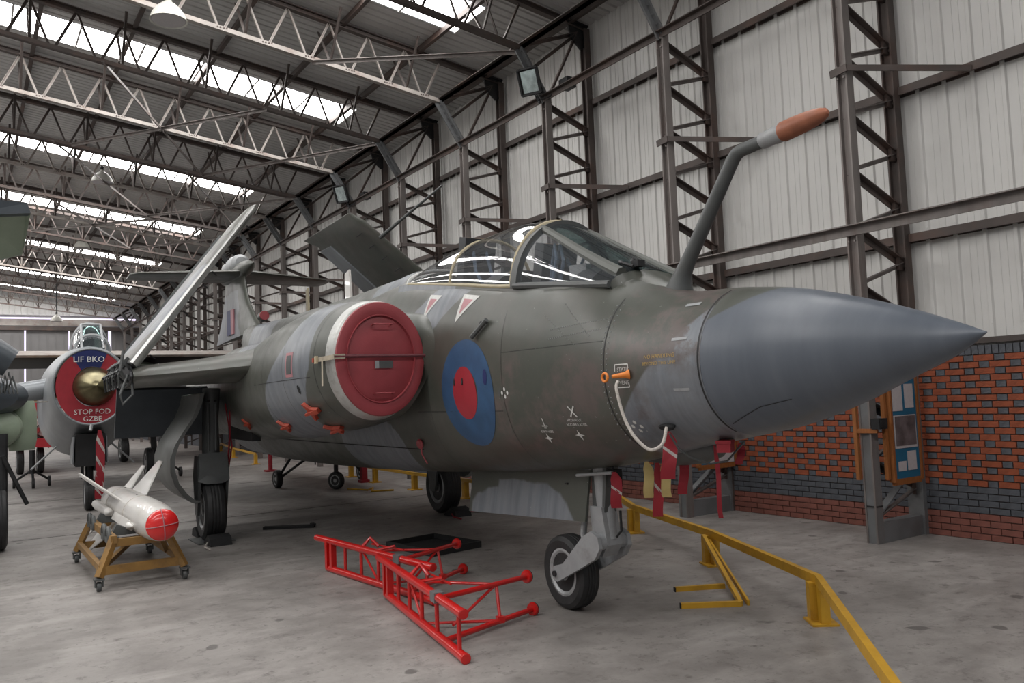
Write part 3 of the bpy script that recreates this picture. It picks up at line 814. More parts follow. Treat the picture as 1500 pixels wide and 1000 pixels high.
def text_mesh(txt, size):
    cu = D.curves.new('t', 'FONT'); cu.body = txt; cu.size = size; cu.align_x = 'CENTER'; cu.align_y = 'CENTER'; cu.resolution_u = 2
    o = D.objects.new('t', cu); COL.objects.link(o); dg = bpy.context.evaluated_depsgraph_get(); ev = o.evaluated_get(dg)
    me = D.meshes.new_from_object(ev); r = ([tuple(v.co) for v in me.vertices], [tuple(p.vertices) for p in me.polygons])
    D.objects.remove(o); D.curves.remove(cu); D.meshes.remove(me); return r
def text_decal(name, txt, size, U, z, m, bvh=None, sx=1.0):
    vs, fs = text_mesh(txt, size)
    # seen from starboard the nose is to the right, so text reads along +U
    return decal(name, ([(U + a * sx, z + b) for a, b, _ in vs], fs), m, None, .004, bvh)

# ---- markings on the side
RU, RZ = 5.71, 1.885
decal('roundel', disc(RU, RZ, .49, .475, .45), M['rblue'], lift=.003, label='blue outer ring of the roundel')
decal('roundel_centre', disc(RU - .02, RZ, .222, .235), M['rred'], lift=.004, label='red centre of the roundel')
def tri(o):
    c = (sum(p[0] for p in o) / 3, sum(p[1] for p in o) / 3); i = [(c[0] + (p[0] - c[0]) * .55, c[1] + (p[1] - c[1]) * .55) for p in o]
    for nm, t, m, lf in (('warning_triangle_border', o, M['stencil'], .003), ('warning_triangle', i, M['pink'], .0045)):
        decal(nm, quadpatch([t[0], t[1], t[2], t[2]], 8, 12), m, lift=lf)
tri([(5.47, 2.80), (5.79, 2.745), (5.47, 2.53)]); tri([(4.72, 2.89), (4.99, 2.85), (4.72, 2.62)])
# stencils
for (U, z) in ((6.77, 1.50), (7.15, 1.53)):
    pts = [(U + (.050 if k % 2 == 0 else .015) * cos(k * pi / 4 + pi / 2), z + (.042 if k % 2 == 0 else .013) * sin(k * pi / 4 + pi / 2)) for k in range(8)]
    decal('star_stencil', (pts, [tuple(range(8))]), M['stencil'])
for a in (1, -1): line_decal('cross_stencil', [(7.19 - .035, 1.71 - .04 * a), (7.19 + .035, 1.71 + .04 * a)], .012, M['stencil'], n=4, lift=.004)
line_decal('earth_stencil', [(6.80, 1.66), (6.80, 1.60)], .008, M['stencil'], n=4); line_decal('earth_stencil', [(6.765, 1.60), (6.835, 1.60)], .008, M['stencil'], n=4); line_decal('earth_stencil', [(6.785, 1.585), (6.815, 1.585)], .008, M['stencil'], n=3)
text_decal('stencil_lettering', 'HYDRAULIC', .030, 7.18, 1.645, M['stencil']); text_decal('stencil_lettering', 'ACCUMULATOR', .030, 7.18, 1.612, M['stencil'])
text_decal('stencil_lettering', 'EARTH HERE', .026, 6.80, 1.555, M['stencil'])
for (U, z) in ((6.335, 1.87), (6.375, 1.90), (6.375, 1.84), (6.415, 1.87)): decal('spot_stencil', disc(U, z, .014, .017, n=12, k=1), M['stencil'])
for (U, z) in ((7.73, 1.60), (7.765, 1.63), (7.765, 1.57), (7.80, 1.60)): decal('spot_stencil', disc(U, z, .013, .013, n=12, k=1), M['stencil'])
text_decal('yellow_lettering', 'NO HANDLING', .036, 8.12, 2.06, M['stencil_y']); text_decal('yellow_lettering', 'BEYOND THIS LINE', .032, 8.12, 2.015, M['stencil_y'])
# painted frame behind the pitot plug
text_decal('pitot_lettering', 'STATIC', .035, 7.81, 1.99, M['stencil']); text_decal('pitot_lettering', 'VENT', .035, 7.81, 1.90, M['stencil'])
for a, b in (((7.73, 2.025), (7.85, 2.025)), ((7.73, 1.87), (7.85, 1.87)), ((7.73, 2.025), (7.73, 1.98)), ((7.85, 2.025), (7.85, 1.98)), ((7.73, 1.87), (7.73, 1.9)), ((7.85, 1.87), (7.85, 1.9))):
    line_decal('pitot_frame', [a, b], .008, M['stencil'], n=4)
# panel lines
def ringline(U, z0, z1, m='dark', w=.008, bvh=None, name='panel_line'): line_decal(name, [(U, z0), (U, (z0 + z1) / 2), (U, z1)], w, M[m], n=16, bvh=bvh)
ringline(7.62, 1.42, 2.50); ringline(8.425, 1.56, 2.46, 'dark', .012); ringline(6.35, 1.25, 2.55, 'dark', .004); ringline(4.9, 1.2, 2.3, 'dark', .004)
line_decal('panel_line', [(4.6, 1.72), (6.3, 1.72)], .005, M['dark']); line_decal('panel_line', [(6.35, 2.2), (7.6, 2.2)], .003, M['dark'])
line_decal('panel_line', [(-2.5, 1.33), (4.4, 1.33)], .012, M['black'], n=60)
line_decal('panel_line', [(8.44, 1.6), (8.75, 1.72), (8.95, 1.76)], .004, M['dark'], bvh=bvh_cone, n=8)
for (U, z) in ((8.28, 2.16), (8.26, 2.385), (8.28, 1.84)):
    decal('latch', quadpatch([(U - .07, z - .009), (U + .05, z - .009), (U + .05, z + .009), (U - .07, z + .009)], 4, 1), M['gear'])
# rivet rows
for (a, b, n_) in (((7.0, 2.33), (7.6, 2.36), 26), ((7.0, 2.26), (7.55, 2.29), 24), ((7.6, 1.5), (7.6, 2.45), 26), ((7.65, 1.5), (7.65, 2.45), 26), ((6.9, 2.45), (7.3, 2.2), 14), ((7.1, 2.52), (7.45, 2.25), 14)):
    mbr = MB()
    for k in range(n_):
        t = k / (n_ - 1); p = onskin(a[0] * (1 - t) + b[0] * t, a[1] * (1 - t) + b[1] * t, .001)
        if p: mbr.sphere(p, .0045, 6, 3)
    o = mbr.build('rivet_row', M['gear'], jet); o['kind'] = 'stuff'
# side blister with a hatch arm, slot below the nose, vents in the roundel
p = onskin(6.10, 2.49, .03); q = onskin(5.90, 2.36, .035)
MB().tube([p, q], .022, 8).build('step_arm', M['gear_dark'], jet); decal('step_recess', quadpatch([(5.93, 2.45), (6.08, 2.47), (6.08, 2.50), (5.95, 2.50)], 3, 2), M['black'])
for U in (5.51, 5.67): MB().lathe([(.0, 0), (.014, .004), (.014, -.05)], onskin(U, 1.99, .004), V((0, -1, .1)), n=8, sy=2.4).build('vent_scoop', M['dark'], jet)
decal('vent_recess', disc(6.08, 2.01, .035, .07, n=16, k=3), M['navy'], lift=.005)
for (U, z) in ((6.29, 1.87),): decal('vent_disc', disc(U, z, .022, .028, n=14, k=1), M['gear_dark'])
# dark slot the tag rope hangs from
sl = MB(); p = onskin(8.00, 1.60, .012); sl.lathe([(.07, -.03), (.075, .0), (.06, .01)], p, V((0, -.75, -.65)), n=20, sx=1, sy=.38, xr=V((1, 0, 0))); sl.build('probe_slot', M['black'], jet)

# ---- spine fairing, cockpit sill and canopy
SP = [(-5.4, .16, 3.60, 2.6, 2.0), (-4.6, .26, 3.50, 2.6, 2.0), (-3.0, .36, 3.42, 2.6, 2.1), (-.5, .42, 3.36, 2.6, 2.2), (1.5, .45, 3.33, 2.6, 2.2), (3.0, .46, 3.33, 2.6, 2.2), (3.75, .46, 3.31, 2.6, 2.2), (3.95, .46, 3.24, 2.6, 2.2)]
mb = MB(); Us = [-5.4 + .1 * k for k in range(94)]
mb.loft([superring(x, 0, interp(SP, x, 1), interp(SP, x, 2), 2.2, interp(SP, x, 4), 48) for x in Us])
me = mb.mesh('spine_fairing', M['camo'], 40); set_attr(me, 'camo', lambda U, s, z: max(sm(U, 2.6, 2.8) * sm(-U, -3.7, -3.5) * 1.0, sm(-abs(U + 3.3), -1.1, -.9), sm(U, 3.4, 3.5)*.0)); set_attr(me, 'wear', lambda *a: .1)
link('spine_fairing', me, jet)
# sill below the glass: (U, half width at top, z of sill)
SILL = [(3.55, .46, 3.13), (4.0, .47, 3.09), (5.0, .485, 2.95), (6.0, .49, 2.80), (6.28, .49, 2.755), (7.0, .45, 2.69), (7.42, .37, 2.625), (7.62, .28, 2.58)]
def sillrow(U, dz, grow=0):
    a = interp(SILL, U, 1); z = interp(SILL, U, 2)
    return a + grow, z + dz
mb = MB(); rings = []
for k in range(51):
    U = 3.75 + k * .0725; a, z = sillrow(U, 0)
    # outside skin of the sill down into the body, open inside above a dark floor
    r = [A(U, -(a + .07), z - .26)] + [A(U, -(a + .025), z - .10), A(U, -a, z), A(U, -(a - .04), z), A(U, -(a - .06), z - .12), A(U, a - .06, z - .12), A(U, a - .04, z), A(U, a, z), A(U, a + .025, z - .10), A(U, a + .07, z - .26)]
    rings.append(r)
mb.loft(rings, True, True); me = mb.mesh('cockpit_sill', M['camo'], 40); set_attr(me, 'camo', lambda U, s, z: sm(-U, -5.25, -5.1)); set_attr(me, 'wear', lambda *a: .3)
link('cockpit_sill', me, jet)
MB().loft([[A(U, -(sillrow(U, 0)[0] - .05), sillrow(U, 0)[1] - .02), A(U, sillrow(U, 0)[0] - .05, sillrow(U, 0)[1] - .02)] for U in (3.8, 4.5, 5.2, 6, 6.6, 7.1)], False, False).build('cockpit_floor', M['cockpit'], jet)
def arch(U, a, zs, zt, n=2.0, N=33, lean=0.0):
    out = []
    for k in range(N):
        t = pi * k / (N - 1); c, s_ = cos(t), sin(t)
        s = a * math.copysign(abs(c) ** (2 / n), c); z = (zt - zs) * abs(s_) ** (2 / n)
        out.append(A(U + lean * z, s, zs + z))
    return out
CAN = [(3.95, .45, 3.10, 3.26), (4.3, .46, 3.05, 3.35), (4.8, .47, 2.98, 3.40), (5.4, .48, 2.89, 3.43), (5.9, .485, 2.81, 3.41), (6.24, .49, 2.765, 3.345)]
def canarch(U, grow=0, N=33):
    return arch(U, interp(CAN, U, 1) + grow, interp(CAN, U, 2), interp(CAN, U, 3) + grow, 2.1, N, lean=.10)
mb = MB(); mb.loft([canarch(3.95 + 2.29 * k / 30, 0) for k in range(31)], False, False)
mb.build('canopy_glass', M['glass'], jet, 60, label='clear bubble canopy glass')
mb = MB(); mb.tube(canarch(6.235, .004), .022, 8)
for p in canarch(6.235, .03, 17): mb.sphere(p, .006, 6, 3)
mb.build('canopy_hoop', M['cream'], jet, label='cream hoop at the canopy front')
mb = MB(); mb.tube(canarch(5.02, -.004), .018, 8); mb.build('canopy_band', M['cream'], jet, label='cream sealant band across the canopy')
for sg in (1, -1):
    mb = MB(); mb.tube([A(U + .1 * 0, sg * (interp(CAN, U, 1)), interp(CAN, U, 2) + .008) for U in [3.95 + 2.29 * k / 20 for k in range(21)]], .018, 8); mb.build('canopy_edge', M['cream'], jet)
mb = MB(); mb.tube(canarch(3.97, .002), .02, 8); mb.build('canopy_rear_band', M['silver'], jet)
# windscreen
WS0 = (6.30, .50, 2.755, 3.325); 
def wspt(t, ang, grow=0.0):
    a = .50 - .12 * t; zs = 2.755 - .14 * t; zt = 3.325 + (2.75 - 3.325) * t ** 1.12
    z = (zt + grow - zs) * sin(ang)
    return A(6.30 + t * 1.15 + .10 * (1 - t) * z, (a + grow) * cos(ang), zs + z)
def wsring(t, grow=0, N=41):
    U = 6.30 + t * 1.15; a = .50 - .12 * t; zs = 2.755 - .14 * t; zt = 3.325 + (2.75 - 3.325) * t ** 1.12
    return arch(U, a + grow, zs, zt + grow, 2.0 - .0 * t, N, lean=.10 * (1 - t))
mb = MB(); mb.loft([wsring(t / 14) for t in range(15)], False, False); ws = mb.build('windscreen_glass', M['glass'], jet, 60)
mb = MB(); R0 = wsring(0, .012)
mb.loft([[p + V((dx, 0, 0)) + (p - A(6.3, 0, 2.8)).normalized() * dr for p in wsring(0)] for dx, dr in ((-.05, -.03), (-.05, .022), (.045, .022), (.05, -.03))], False, False)
mb.build('windscreen_hoop', M['gear_dark'], jet, label='grey hoop between canopy and windscreen')
rows = [wsring(t / 14, .006) for t in range(15)]
for sg, m_ in ((1, 1), (-1, 1)):
    idx0, idx1 = (14, 10) if sg == 1 else (26, 30)
    path = [wspt(t / 14, radians(90 - sg * (27 + 18 * t / 14)), .004) for t in range(15)]
    MB().tube(path, .032, 8, rs=[.034 + .014 * (t / 14) for t in range(15)]).build('windscreen_post', M['post_paint'], jet)
    base = [p[0] if sg == 1 else p[-1] for p in rows]
    MB().tube([b + V((0, 0, .012)) for b in base], .03, 8).build('windscreen_rail', M['gear_dark'], jet)
# flat centre pane, darker armoured glass
cp = []
for t in range(0, 15): cp.append([wspt(t / 14, radians(90 - (25 + 17 * t / 14) * f), .007) for f in (1, .5, 0, -.5, -1)])
MB().loft(cp, False, False).build('centre_pane', M['glass_dark'], jet, 60, label='dark armoured centre windscreen pane')
mb = MB(); nose_fair = [wsring(1, .0, 25)] + [[A(U, s_ * (.34 - (U - 7.45) * .7), 2.46 + (.285 - (U - 7.45) * .50) * sqrt(max(0, 1 - s_ * s_))) for s_ in [cos(pi * k / 24) for k in range(25)]] for U in (7.5, 7.62, 7.75, 7.88)]
mb.loft(nose_fair, False, False); me = mb.mesh('windscreen_fairing', M['camo'], 50); set_attr(me, 'camo', lambda *a: 0.0); set_attr(me, 'wear', lambda *a: .3)
link('windscreen_fairing', me, jet)
# wiper mechanism
mb = MB(); mb.tube([A(7.42, .12, 2.80), A(7.30, .05, 2.84), A(7.20, -.05, 2.88)], .012, 6).box(A(7.46, .12, 2.79), (.08, .07, .05)).tube([A(7.5, .2, 2.76), A(7.4, .22, 2.80), A(7.3, .16, 2.83)], .014, 6)
mb.build('wiper', M['dark'], jet)
# cockpit interior
for U, hz in ((6.45, -.03), (5.0, .08)):
    mb = MB(); z0 = interp(SILL, U, 2) - .12
    mb.box(A(U - .30, 0, z0 + .28 + hz), (.14, .36, .62), Matrix.Rotation(radians(14), 3, 'Y')).box(A(U - .34, 0, z0 + .50 + hz), (.16, .24, .16), Matrix.Rotation(radians(10), 3, 'Y')).box(A(U - .1, 0, z0 + .05), (.42, .42, .14))
    o = mb.build('ejection_seat', M['cockpit'], jet, label='black ejection seat under the glass')
    MB().box(A(U - .24, 0, z0 + .53 + hz), (.06, .26, .10)).build('headrest', M['tan'], o)
    for sg in (-1, 1): MB().tube([A(U - .22, .07 * sg, z0 + .50 + hz), A(U - .14, .09 * sg, z0 + .3), A(U - .02, .07 * sg, z0 + .14)], .018, 6).build('harness', M['webbing'], o)
for U in (7.0, 5.55):
    mb = MB(); z0 = interp(SILL, U, 2)
    mb.loft([[A(U + dx, .38 * cos(pi * k / 12), z0 - .1 + (.26 - dx * .1) * sin(pi * k / 12)) for k in range(13)] for dx in (-.14, 0, .16)], False, False)
    mb.add([A(U - .14, .38 * cos(pi * k / 12), z0 - .1 + .27 * sin(pi * k / 12)) for k in range(13)], [tuple(range(13))]); mb.build('instrument_coaming', M['cockpit'], jet)
    MB().box(A(U - .17, .0, z0 + .16), (.05, .16, .12)).build('gunsight', M['dark'], jet)
for s_ in (.22, .3, -.2): MB().tube([A(6.55, s_, 2.7), A(6.60, s_ * .9, 2.95), A(6.50, s_ * .7, 3.10), A(6.40, s_ * .6, 2.95), A(6.36, s_ * .6, 2.75)], .014, 6).build('cockpit_hose', M['webbing'], jet)
MB().box(A(6.75, .12, 2.83), (.16, .14, .12), Matrix.Rotation(.4, 3, 'Z')).box(A(6.9, -.1, 2.86), (.1, .2, .1)).build('cockpit_equipment', M['gear'], jet)

# ---- nacelles with intakes
NAC = [(-7.2, 1.0, .20, 2.20, 1.75, 2), (-5.2, 1.02, .36, 2.45, 1.50, 2), (-3.5, 1.0, .42, 2.55, 1.38, 2), (-2, 1.0, .47, 2.60, 1.37, 2), (-.5, 1.03, .52, 2.662, 1.355, 2), (1.0, 1.10, .58, 2.724, 1.382, 2), (2.0, 1.14, .63, 2.794, 1.43, 2), (3.0, 1.17, .64, 2.857, 1.461, 2), (3.8, 1.17, .60, 2.883, 1.54, 2), (4.4, 1.17, .54, 2.846, 1.612, 2), (4.67, 1.167, .487, 2.82, 1.655, 2), (4.80, 1.165, .46, 2.80, 1.685, 2)]
def nacelle(sg):
    def plane(U, s, z):   # the mouth is cut obliquely: inboard edge further forward
        return U
    mb = MB(); Us = [-7.2 + (4.80 + 7.2) * k / 140 for k in range(141)]; rings = []
    for x in Us:
        r = superring(x, interp(NAC, x, 1), interp(NAC, x, 2), interp(NAC, x, 3), interp(NAC, x, 4), 2.0, 72)
        rings.append([V((plane(p.x, -p.y, p.z), p.y * sg, p.z)) for p in r])
    mb.loft(rings, True, False); me = mb.mesh('engine_nacelle', M['camo'], 50)
    set_attr(me, 'camo', lambda U, s, z: max(sm(-(U - .5 * min(0, z - 2.2) * 1.6), -4.45, -4.35) * sm(U - (z - 2.16) * 1.05 + .06 * sin(z * 7), 3.2, 3.36), 0)); set_attr(me, 'wear', lambda *a: .15)
    o = link('engine_nacelle', me, jet)
    # silver lip
    def lr(U, g): return [V((plane(p.x, -p.y, p.z), p.y * sg, p.z)) for p in superring(U, 1.165, .46 + g, 2.80 + g, 1.685 - g, 2.0, 72)]
    nr = lambda x: [V((p.x, p.y * sg, p.z)) for p in superring(x, interp(NAC, x, 1), interp(NAC, x, 2) + .004, interp(NAC, x, 3) + .004, interp(NAC, x, 4) - .004, 2.0, 72)]
    mb = MB(); mb.loft([nr(4.72), nr(4.77), lr(4.80, .004), lr(4.845, -.010), lr(4.865, -.032), lr(4.84, -.055), lr(4.5, -.07)], True, False)
    mb.build('intake_lip', M['silver'], o, 60)
    # fairing between the intake and the body
    if True:
        F = [(5.15, .62, .04, 2.42, 2.2, 2), (4.9, .60, .14, 2.62, 2.0, 2), (4.4, .62, .22, 2.74, 1.75, 2), (3.6, .66, .34, 2.80, 1.6, 2), (2.0, .7, .4, 2.85, 1.45, 2)]
        F2 = sorted(F); rings = [[V((p.x, p.y * sg, p.z)) for p in superring(x, interp(F2, x, 1), interp(F2, x, 2), interp(F2, x, 3), interp(F2, x, 4), 2.0, 32)] for x in [2.0 + 3.15 * k / 28 for k in range(29)]]
        me = MB().loft(rings).mesh('intake_fairing', M['camo'], 50); set_attr(me, 'camo', lambda *a: 0.0); set_attr(me, 'wear', lambda *a: 0.0); link('intake_fairing', me, o)
    return o, plane
nacS, planeS = nacelle(1); nacP, _ = nacelle(-1)
bvh_nac = BVHTree.FromPolygons([v.co for v in nacS.data.vertices], [p.vertices for p in nacS.data.polygons])
# markings on the nacelle
decal('panel_border', quadpatch([(3.80, 2.12), (4.00, 2.12), (4.00, 2.37), (3.80, 2.37)]), M['pink'], nacS, bvh=bvh_nac)
decal('panel_window', quadpatch([(3.83, 2.15), (3.97, 2.15), (3.97, 2.34), (3.83, 2.34)]), M['gear_dark'], nacS, bvh=bvh_nac, lift=.005)
decal('vent_hole', disc(4.07, 1.99, .03, .045, n=14, k=2), M['black'], nacS, bvh=bvh_nac, lift=.005)
for U in (4.5, 3.7, 3.0, 2.3): ringline(U, 1.6, 2.85, 'dark', .005, bvh_nac)
line_decal('panel_line', [(2.6, 2.08), (4.4, 2.10)], .005, M['dark'], bvh=bvh_nac)

# ---- red intake covers (things of their own)
def intake_cover(sg, label):
    t = thing('intake_cover', label, 'cover', (MX, MY, 0), HD, 'red engine intake covers')
    CS = 1.165; CZ = (2.80 + 1.685) / 2; HZ = (2.80 - 1.685) / 2; X = 4.86
    T = lambda u, d, e: V((u, -sg * (CS + d), CZ + e))
    def ring(U, sc, g=0, N=64): return [T(U, (.46 - g) * sc * cos(2 * pi * k / N), (HZ - g) * sc * sin(2 * pi * k / N)) for k in range(N)]
    mb = MB(); mb.loft([ring(X - .10, 1, .075), ring(X - .01, 1, .055), ring(X + .03, 1, .014), ring(X + .05, 1, .022), ring(X + .058, .93, .02), ring(X + .055, .76, 0), ring(X + .050, .735, 0), ring(X + .040, .725, 0), ring(X + .046, .70, 0), ring(X + .046, .3, 0), ring(X + .046, .02, 0)], True, True)
    mb.build('panel', M['red_cover'], t, 50)
    mb = MB(); mb.loft([ring(X + .048, .76), ring(X + .066, .75), ring(X + .066, .735), ring(X + .045, .73)], True, False); mb.build('raised_rim', M['red_cover'], t, 50)
    for dz in (.32, -.33):
        MB().tube([T(X + u, d - .01, dz + e) for u, d, e in ((.045, -.09, 0), (.10, -.09, .005), (.11, -.07, .005), (.11, .07, .005), (.10, .09, .005), (.045, .09, 0))], .007, 8).build('handle', M['red_cover'], t)
    q = [T(X + .078, .47 * x, .025 - .0 * x) for x in (-1.0, -.5, 0, .5, 1.0)] + [T(X - .03, .488, .02), T(X - .2, .52, .015)]
    MB().loft([[p + V((0, 0, .016)), p + V((.012, 0, 0)), p + V((.004, 0, -.016))] for p in q], False, False).build('strap', M['maroon'], t, 0, label='dark red strap across the cover')
    q = [T(X + .086, .36, .025), T(X + .084, .47, .02), T(X - .03, .496, .015), T(X - .24, .535, .01)]
    MB().loft([[p + V((0, -sg * .006, .022)), p + V((0, -sg * .006, -.022))] for p in q], False, False).build('canvas_end', M['canvas'], t, 0)
    MB().box(T(X - .22, .545, .01), (.06, .02, .07)).build('buckle', M['cream'], t)
    MB().box(T(X - .27, .55, .01), (.03, .03, .04)).build('buckle_tip', M['fluor'], t)
    q = [T(X - .10, .525 + .002 * k, -.0 - .06 * k) + V((.004 * k, 0, 0)) for k in range(5)]
    MB().loft([[a + V((-.022, 0, 0)), a + V((.022, 0, 0))] for a in q], False, False).build('hanging_strap', M['canvas'], t, 0)
    MB().add([T(X + .062, d - .02, e) for d, e in ((.09, -.02), (-.09, -.02), (-.09, -.09), (.09, -.09))], [(0, 1, 2, 3)]).build('label_plate', M['gear_dark'], t, 0)
    MB().add([T(X + .064, d - .02, e) for d, e in ((.09, -.02), (.05, -.02), (.05, -.09), (.09, -.09))], [(0, 1, 2, 3)]).build('label_patch', M['gear'], t, 0)
    return t
intake_cover(1, 'round red cover strapped over the near engine intake')
cv2 = intake_cover(-1, 'red cover of the far engine intake, behind the nose of the big jet')
del cv2['group']

# ---- wings
def foil(chord, th, N=14):
    """closed aerofoil outline: list of (x back from leading edge, y normal)"""
    up = []; lo = []
    for k in range(N + 1):
        x = (1 - cos(pi * k / N)) / 2
        y = 5 * th * (.2969 * sqrt(x) - .126 * x - .3516 * x * x + .2843 * x ** 3 - .1036 * x ** 4)
        up.append((x * chord, y * chord)); lo.append((x * chord, -y * chord * .8))
    return up + lo[-2:0:-1]
def wing(name, secs, parent, camf=0.0, m='camo', nrm=V((0, 0, 1)), sub=1, label=None):
    """secs: (LE point (U,s,z), chord, thickness ratio)"""
    rings = []
    for i in range(len(secs) - 1):
        for k in range(sub):
            t = k / sub; a, b = secs[i], secs[i + 1]
            rings.append((V(a[0]).lerp(V(b[0]), t), a[1] * (1 - t) + b[1] * t, a[2] * (1 - t) + b[2] * t))
    rings.append((V(secs[-1][0]), secs[-1][1], secs[-1][2]))
    mb = MB(); R_ = []
    for p, c, th in rings:
        R_.append([A(p.x - x, p.y + nrm.y * y, p.z + nrm.z * y) for x, y in foil(c, th)])
    mb.loft(R_); me = mb.mesh(name, M[m], 50)
    if m == 'camo': set_attr(me, 'camo', camf if callable(camf) else (lambda *a: camf)); set_attr(me, 'wear', lambda *a: .4)
    return link(name, me, parent, label=label)
WR = [((3.5, .9, 2.34), 5.4, .12), ((3.0, 1.35, 2.35), 4.75, .115), ((2.3, 1.7, 2.33), 4.0, .105), ((1.75, 2.2, 2.30), 3.6, .10), ((1.05, 2.90, 2.27), 3.1, .10)]
wS = wing('inner_wing', WR, jet, 0.0, sub=4)
wP = wing('inner_wing', [((p[0], -p[1], p[2]), c, t) for p, c, t in WR], jet, 0.0, sub=4)
for sg in (1, -1):
    # fold joint: dark rib, lugs and pipes
    rib = [A(1.05 - x, sg * 2.91, 2.27 + y) for x, y in foil(3.1, .10)]
    jn = MB().prism(rib, A(0, sg * .03, 0)).build('fold_rib', M['dark'], wS if sg == 1 else wP, 0)
    for k in range(6):
        U = .75 - k * .42
        mb = MB(); mb.bar(A(U, sg * 2.84, 2.36), A(U + .02, sg * 2.98, 2.50), .05, .10); mb.bar(A(U - .1, sg * 2.90, 2.2), A(U - .05, sg * 3.06, 2.36), .04, .05)
        mb.tube([A(U - .08, sg * 2.92, 2.20), A(U - .02, sg * 3.03, 2.14), A(U + .02, sg * 3.05, 2.30), A(U, sg * 2.96, 2.48)], .014, 6)
        mb.build('hinge_lug', M['dark'] if k % 2 else M['gear_dark'], wS if sg == 1 else wP)
    mb = MB(); mb.tube([A(.9, sg * 2.95, 2.30), A(1.0, sg * 3.05, 2.05), A(1.0, sg * 3.02, 1.93), A(.95, sg * 2.9, 2.05), A(.8, sg * 2.9, 2.42)], .016, 8)
    mb.tube([A(.85, sg * 2.95, 2.2), A(.95, sg * 3.04, 2.35), A(.9, sg * 3.0, 2.6)], .02, 8); mb.build('hydraulic_pipe', M['gear_dark'], wS if sg == 1 else wP)
def outer(sg):
    a = V((.95, 2.90 * sg, 2.44)); b = V((-1.15, .80 * sg, 5.14)); d = V((0, b.y - a.y, b.z - a.z)).normalized()
    under = V((0, d.z * sg, -d.y * sg)); under = V((0, abs(d.z) * sg, abs(d.y)))   # underside looks out and up
    up = -under
    secs = [(a, 2.9, .085), (a.lerp(b, .5), 2.62, .075), (a.lerp(b, .93), 2.6, .07), (a.lerp(b, 1.0) + V((-.15, 0, 0)), 2.75, .045)]
    w = wing('outer_wing', secs, jet, (lambda U, s, z: sm(-blob(U, z, -.2, 3.2, .9, .7), -1.1, -.8)) if sg == 1 else 0.0, nrm=up, sub=5, label='folded outer wing panel with %s' % ('bright worn leading edge' if sg > 0 else 'dark upper face'))
    # worn bright leading edge
    if sg == 1:
        mb = MB(); R_ = []
        for k in range(13):
            t = k / 12 * .96; p = a.lerp(b, t); c = 2.9 - .95 * t; f = foil(c, (.085 - .016 * t) + .002)
            n_ = len(f); sel = [f[i % n_] for i in range(-1, 4)]
            R_.append([A(p.x - x + .004, p.y + up.y * y * 1.02, p.z + up.z * y * 1.02) for x, y in sel])
        mb.loft(R_, False, False); mb.build('leading_edge', M['silver'], w, 60)
    # vortex generators along the upper face near the leading edge
    for k in range(11):
        t = .08 + k * .08; p = a.lerp(b, t); c = 2.9 - .9 * t; x = .16 * c; y = .045 * c
        q = A(p.x - x, p.y + up.y * y, p.z + up.z * y); uq = A(0, up.y, up.z)
        MB().prism([q + V((.03, 0, 0)), q - V((.05, 0, 0)), q - V((.05, 0, 0)) + uq * .09, q + V((.0, 0, 0)) + uq * .09], A(0, d.y, d.z) * .012).build('vortex_generator', M['dark'], w, 0)
    # aileron as its own grey panel
    p0, p1 = a.lerp(b, .08), a.lerp(b, .90); q = []
    for p, c in ((p0, 2.82), (p1, 2.08)):
        for fx in (.80, 1.01):
            q.append((p, c, fx))
    mb = MB(); R_ = []
    for p, c in ((p0, 2.86), (p1, 2.58)):
        ring = []
        for fx, yy in ((.74, .030), (1.02, .010), (1.02, -.010), (.74, -.030)):
            ring.append(A(p.x - fx * c, p.y + up.y * yy * c, p.z + up.z * yy * c))
        R_.append(ring)
    mb.loft(R_); mb.build('aileron', M['jet_grey'] if sg < 0 else M['gear_dark'], w, 30)
    rb = [A(a.x - x, a.y + up.y * y, a.z + up.z * y) for x, y in foil(2.9, .086)]
    MB().prism(rb, A(0, -d.y, -d.z) * .02).build('fold_rib', M['dark'], w, 0)
    return w
oS = outer(1); oP = outer(-1)
# pressure probe on the leading edge of the far wing
MB().tube([A(-.65, -1.1, 4.60), A(.3, -1.1, 4.72), A(1.75, -1.1, 4.90)], .02, 8, rs=[.035, .024, .016]).build('pitot_boom', M['gear_dark'], jet)
# drooped flaps below the inner wings
for sg in (1, -1):
    mb = MB(); mb.loft([[A(-1.55, sg * s, 2.16), A(-1.62, sg * s, 2.20), A(-2.12, sg * s, 1.44), A(-2.06, sg * s, 1.42)] for s in (1.55, 2.86)])
    me = mb.mesh('drooped_flap', M['sea_grey'], 30); link('drooped_flap', me, wS if sg == 1 else wP, label='dark grey drooped flap')

# ---- fin and tailplane
FN = [((-4.2, 0, 3.35), 4.6, .05), ((-4.9, 0, 3.75), 3.4, .06), ((-5.35, 0, 4.1), 2.6, .07), ((-5.6, 0, 4.5), 2.1, .08), ((-5.75, 0, 4.95), 1.9, .08)]
mb = MB(); R_ = []
for i in range(25):
    t = i / 24 * 4; k = min(3, int(t)); f = t - k; a, b = FN[k], FN[k + 1]
    z = a[0][2] * (1 - f) + b[0][2] * f
    U = interp([(q[0][2], q[0][0]) for q in FN], z, 1); c = interp([(q[0][2], q[1]) for q in FN], z, 1); th = a[2] * (1 - f) + b[2] * f
    R_.append([A(U - x, y, z) for x, y in foil(c, th)])
mb.loft(R_); me = mb.mesh('tail_fin', M['camo'], 50); set_attr(me, 'camo', lambda U, s, z: sm(-U, 5.85, 6.05)* sm(-z, -4.5, -4.3)); set_attr(me, 'wear', lambda *a: .2); fin = link('tail_fin', me, jet)
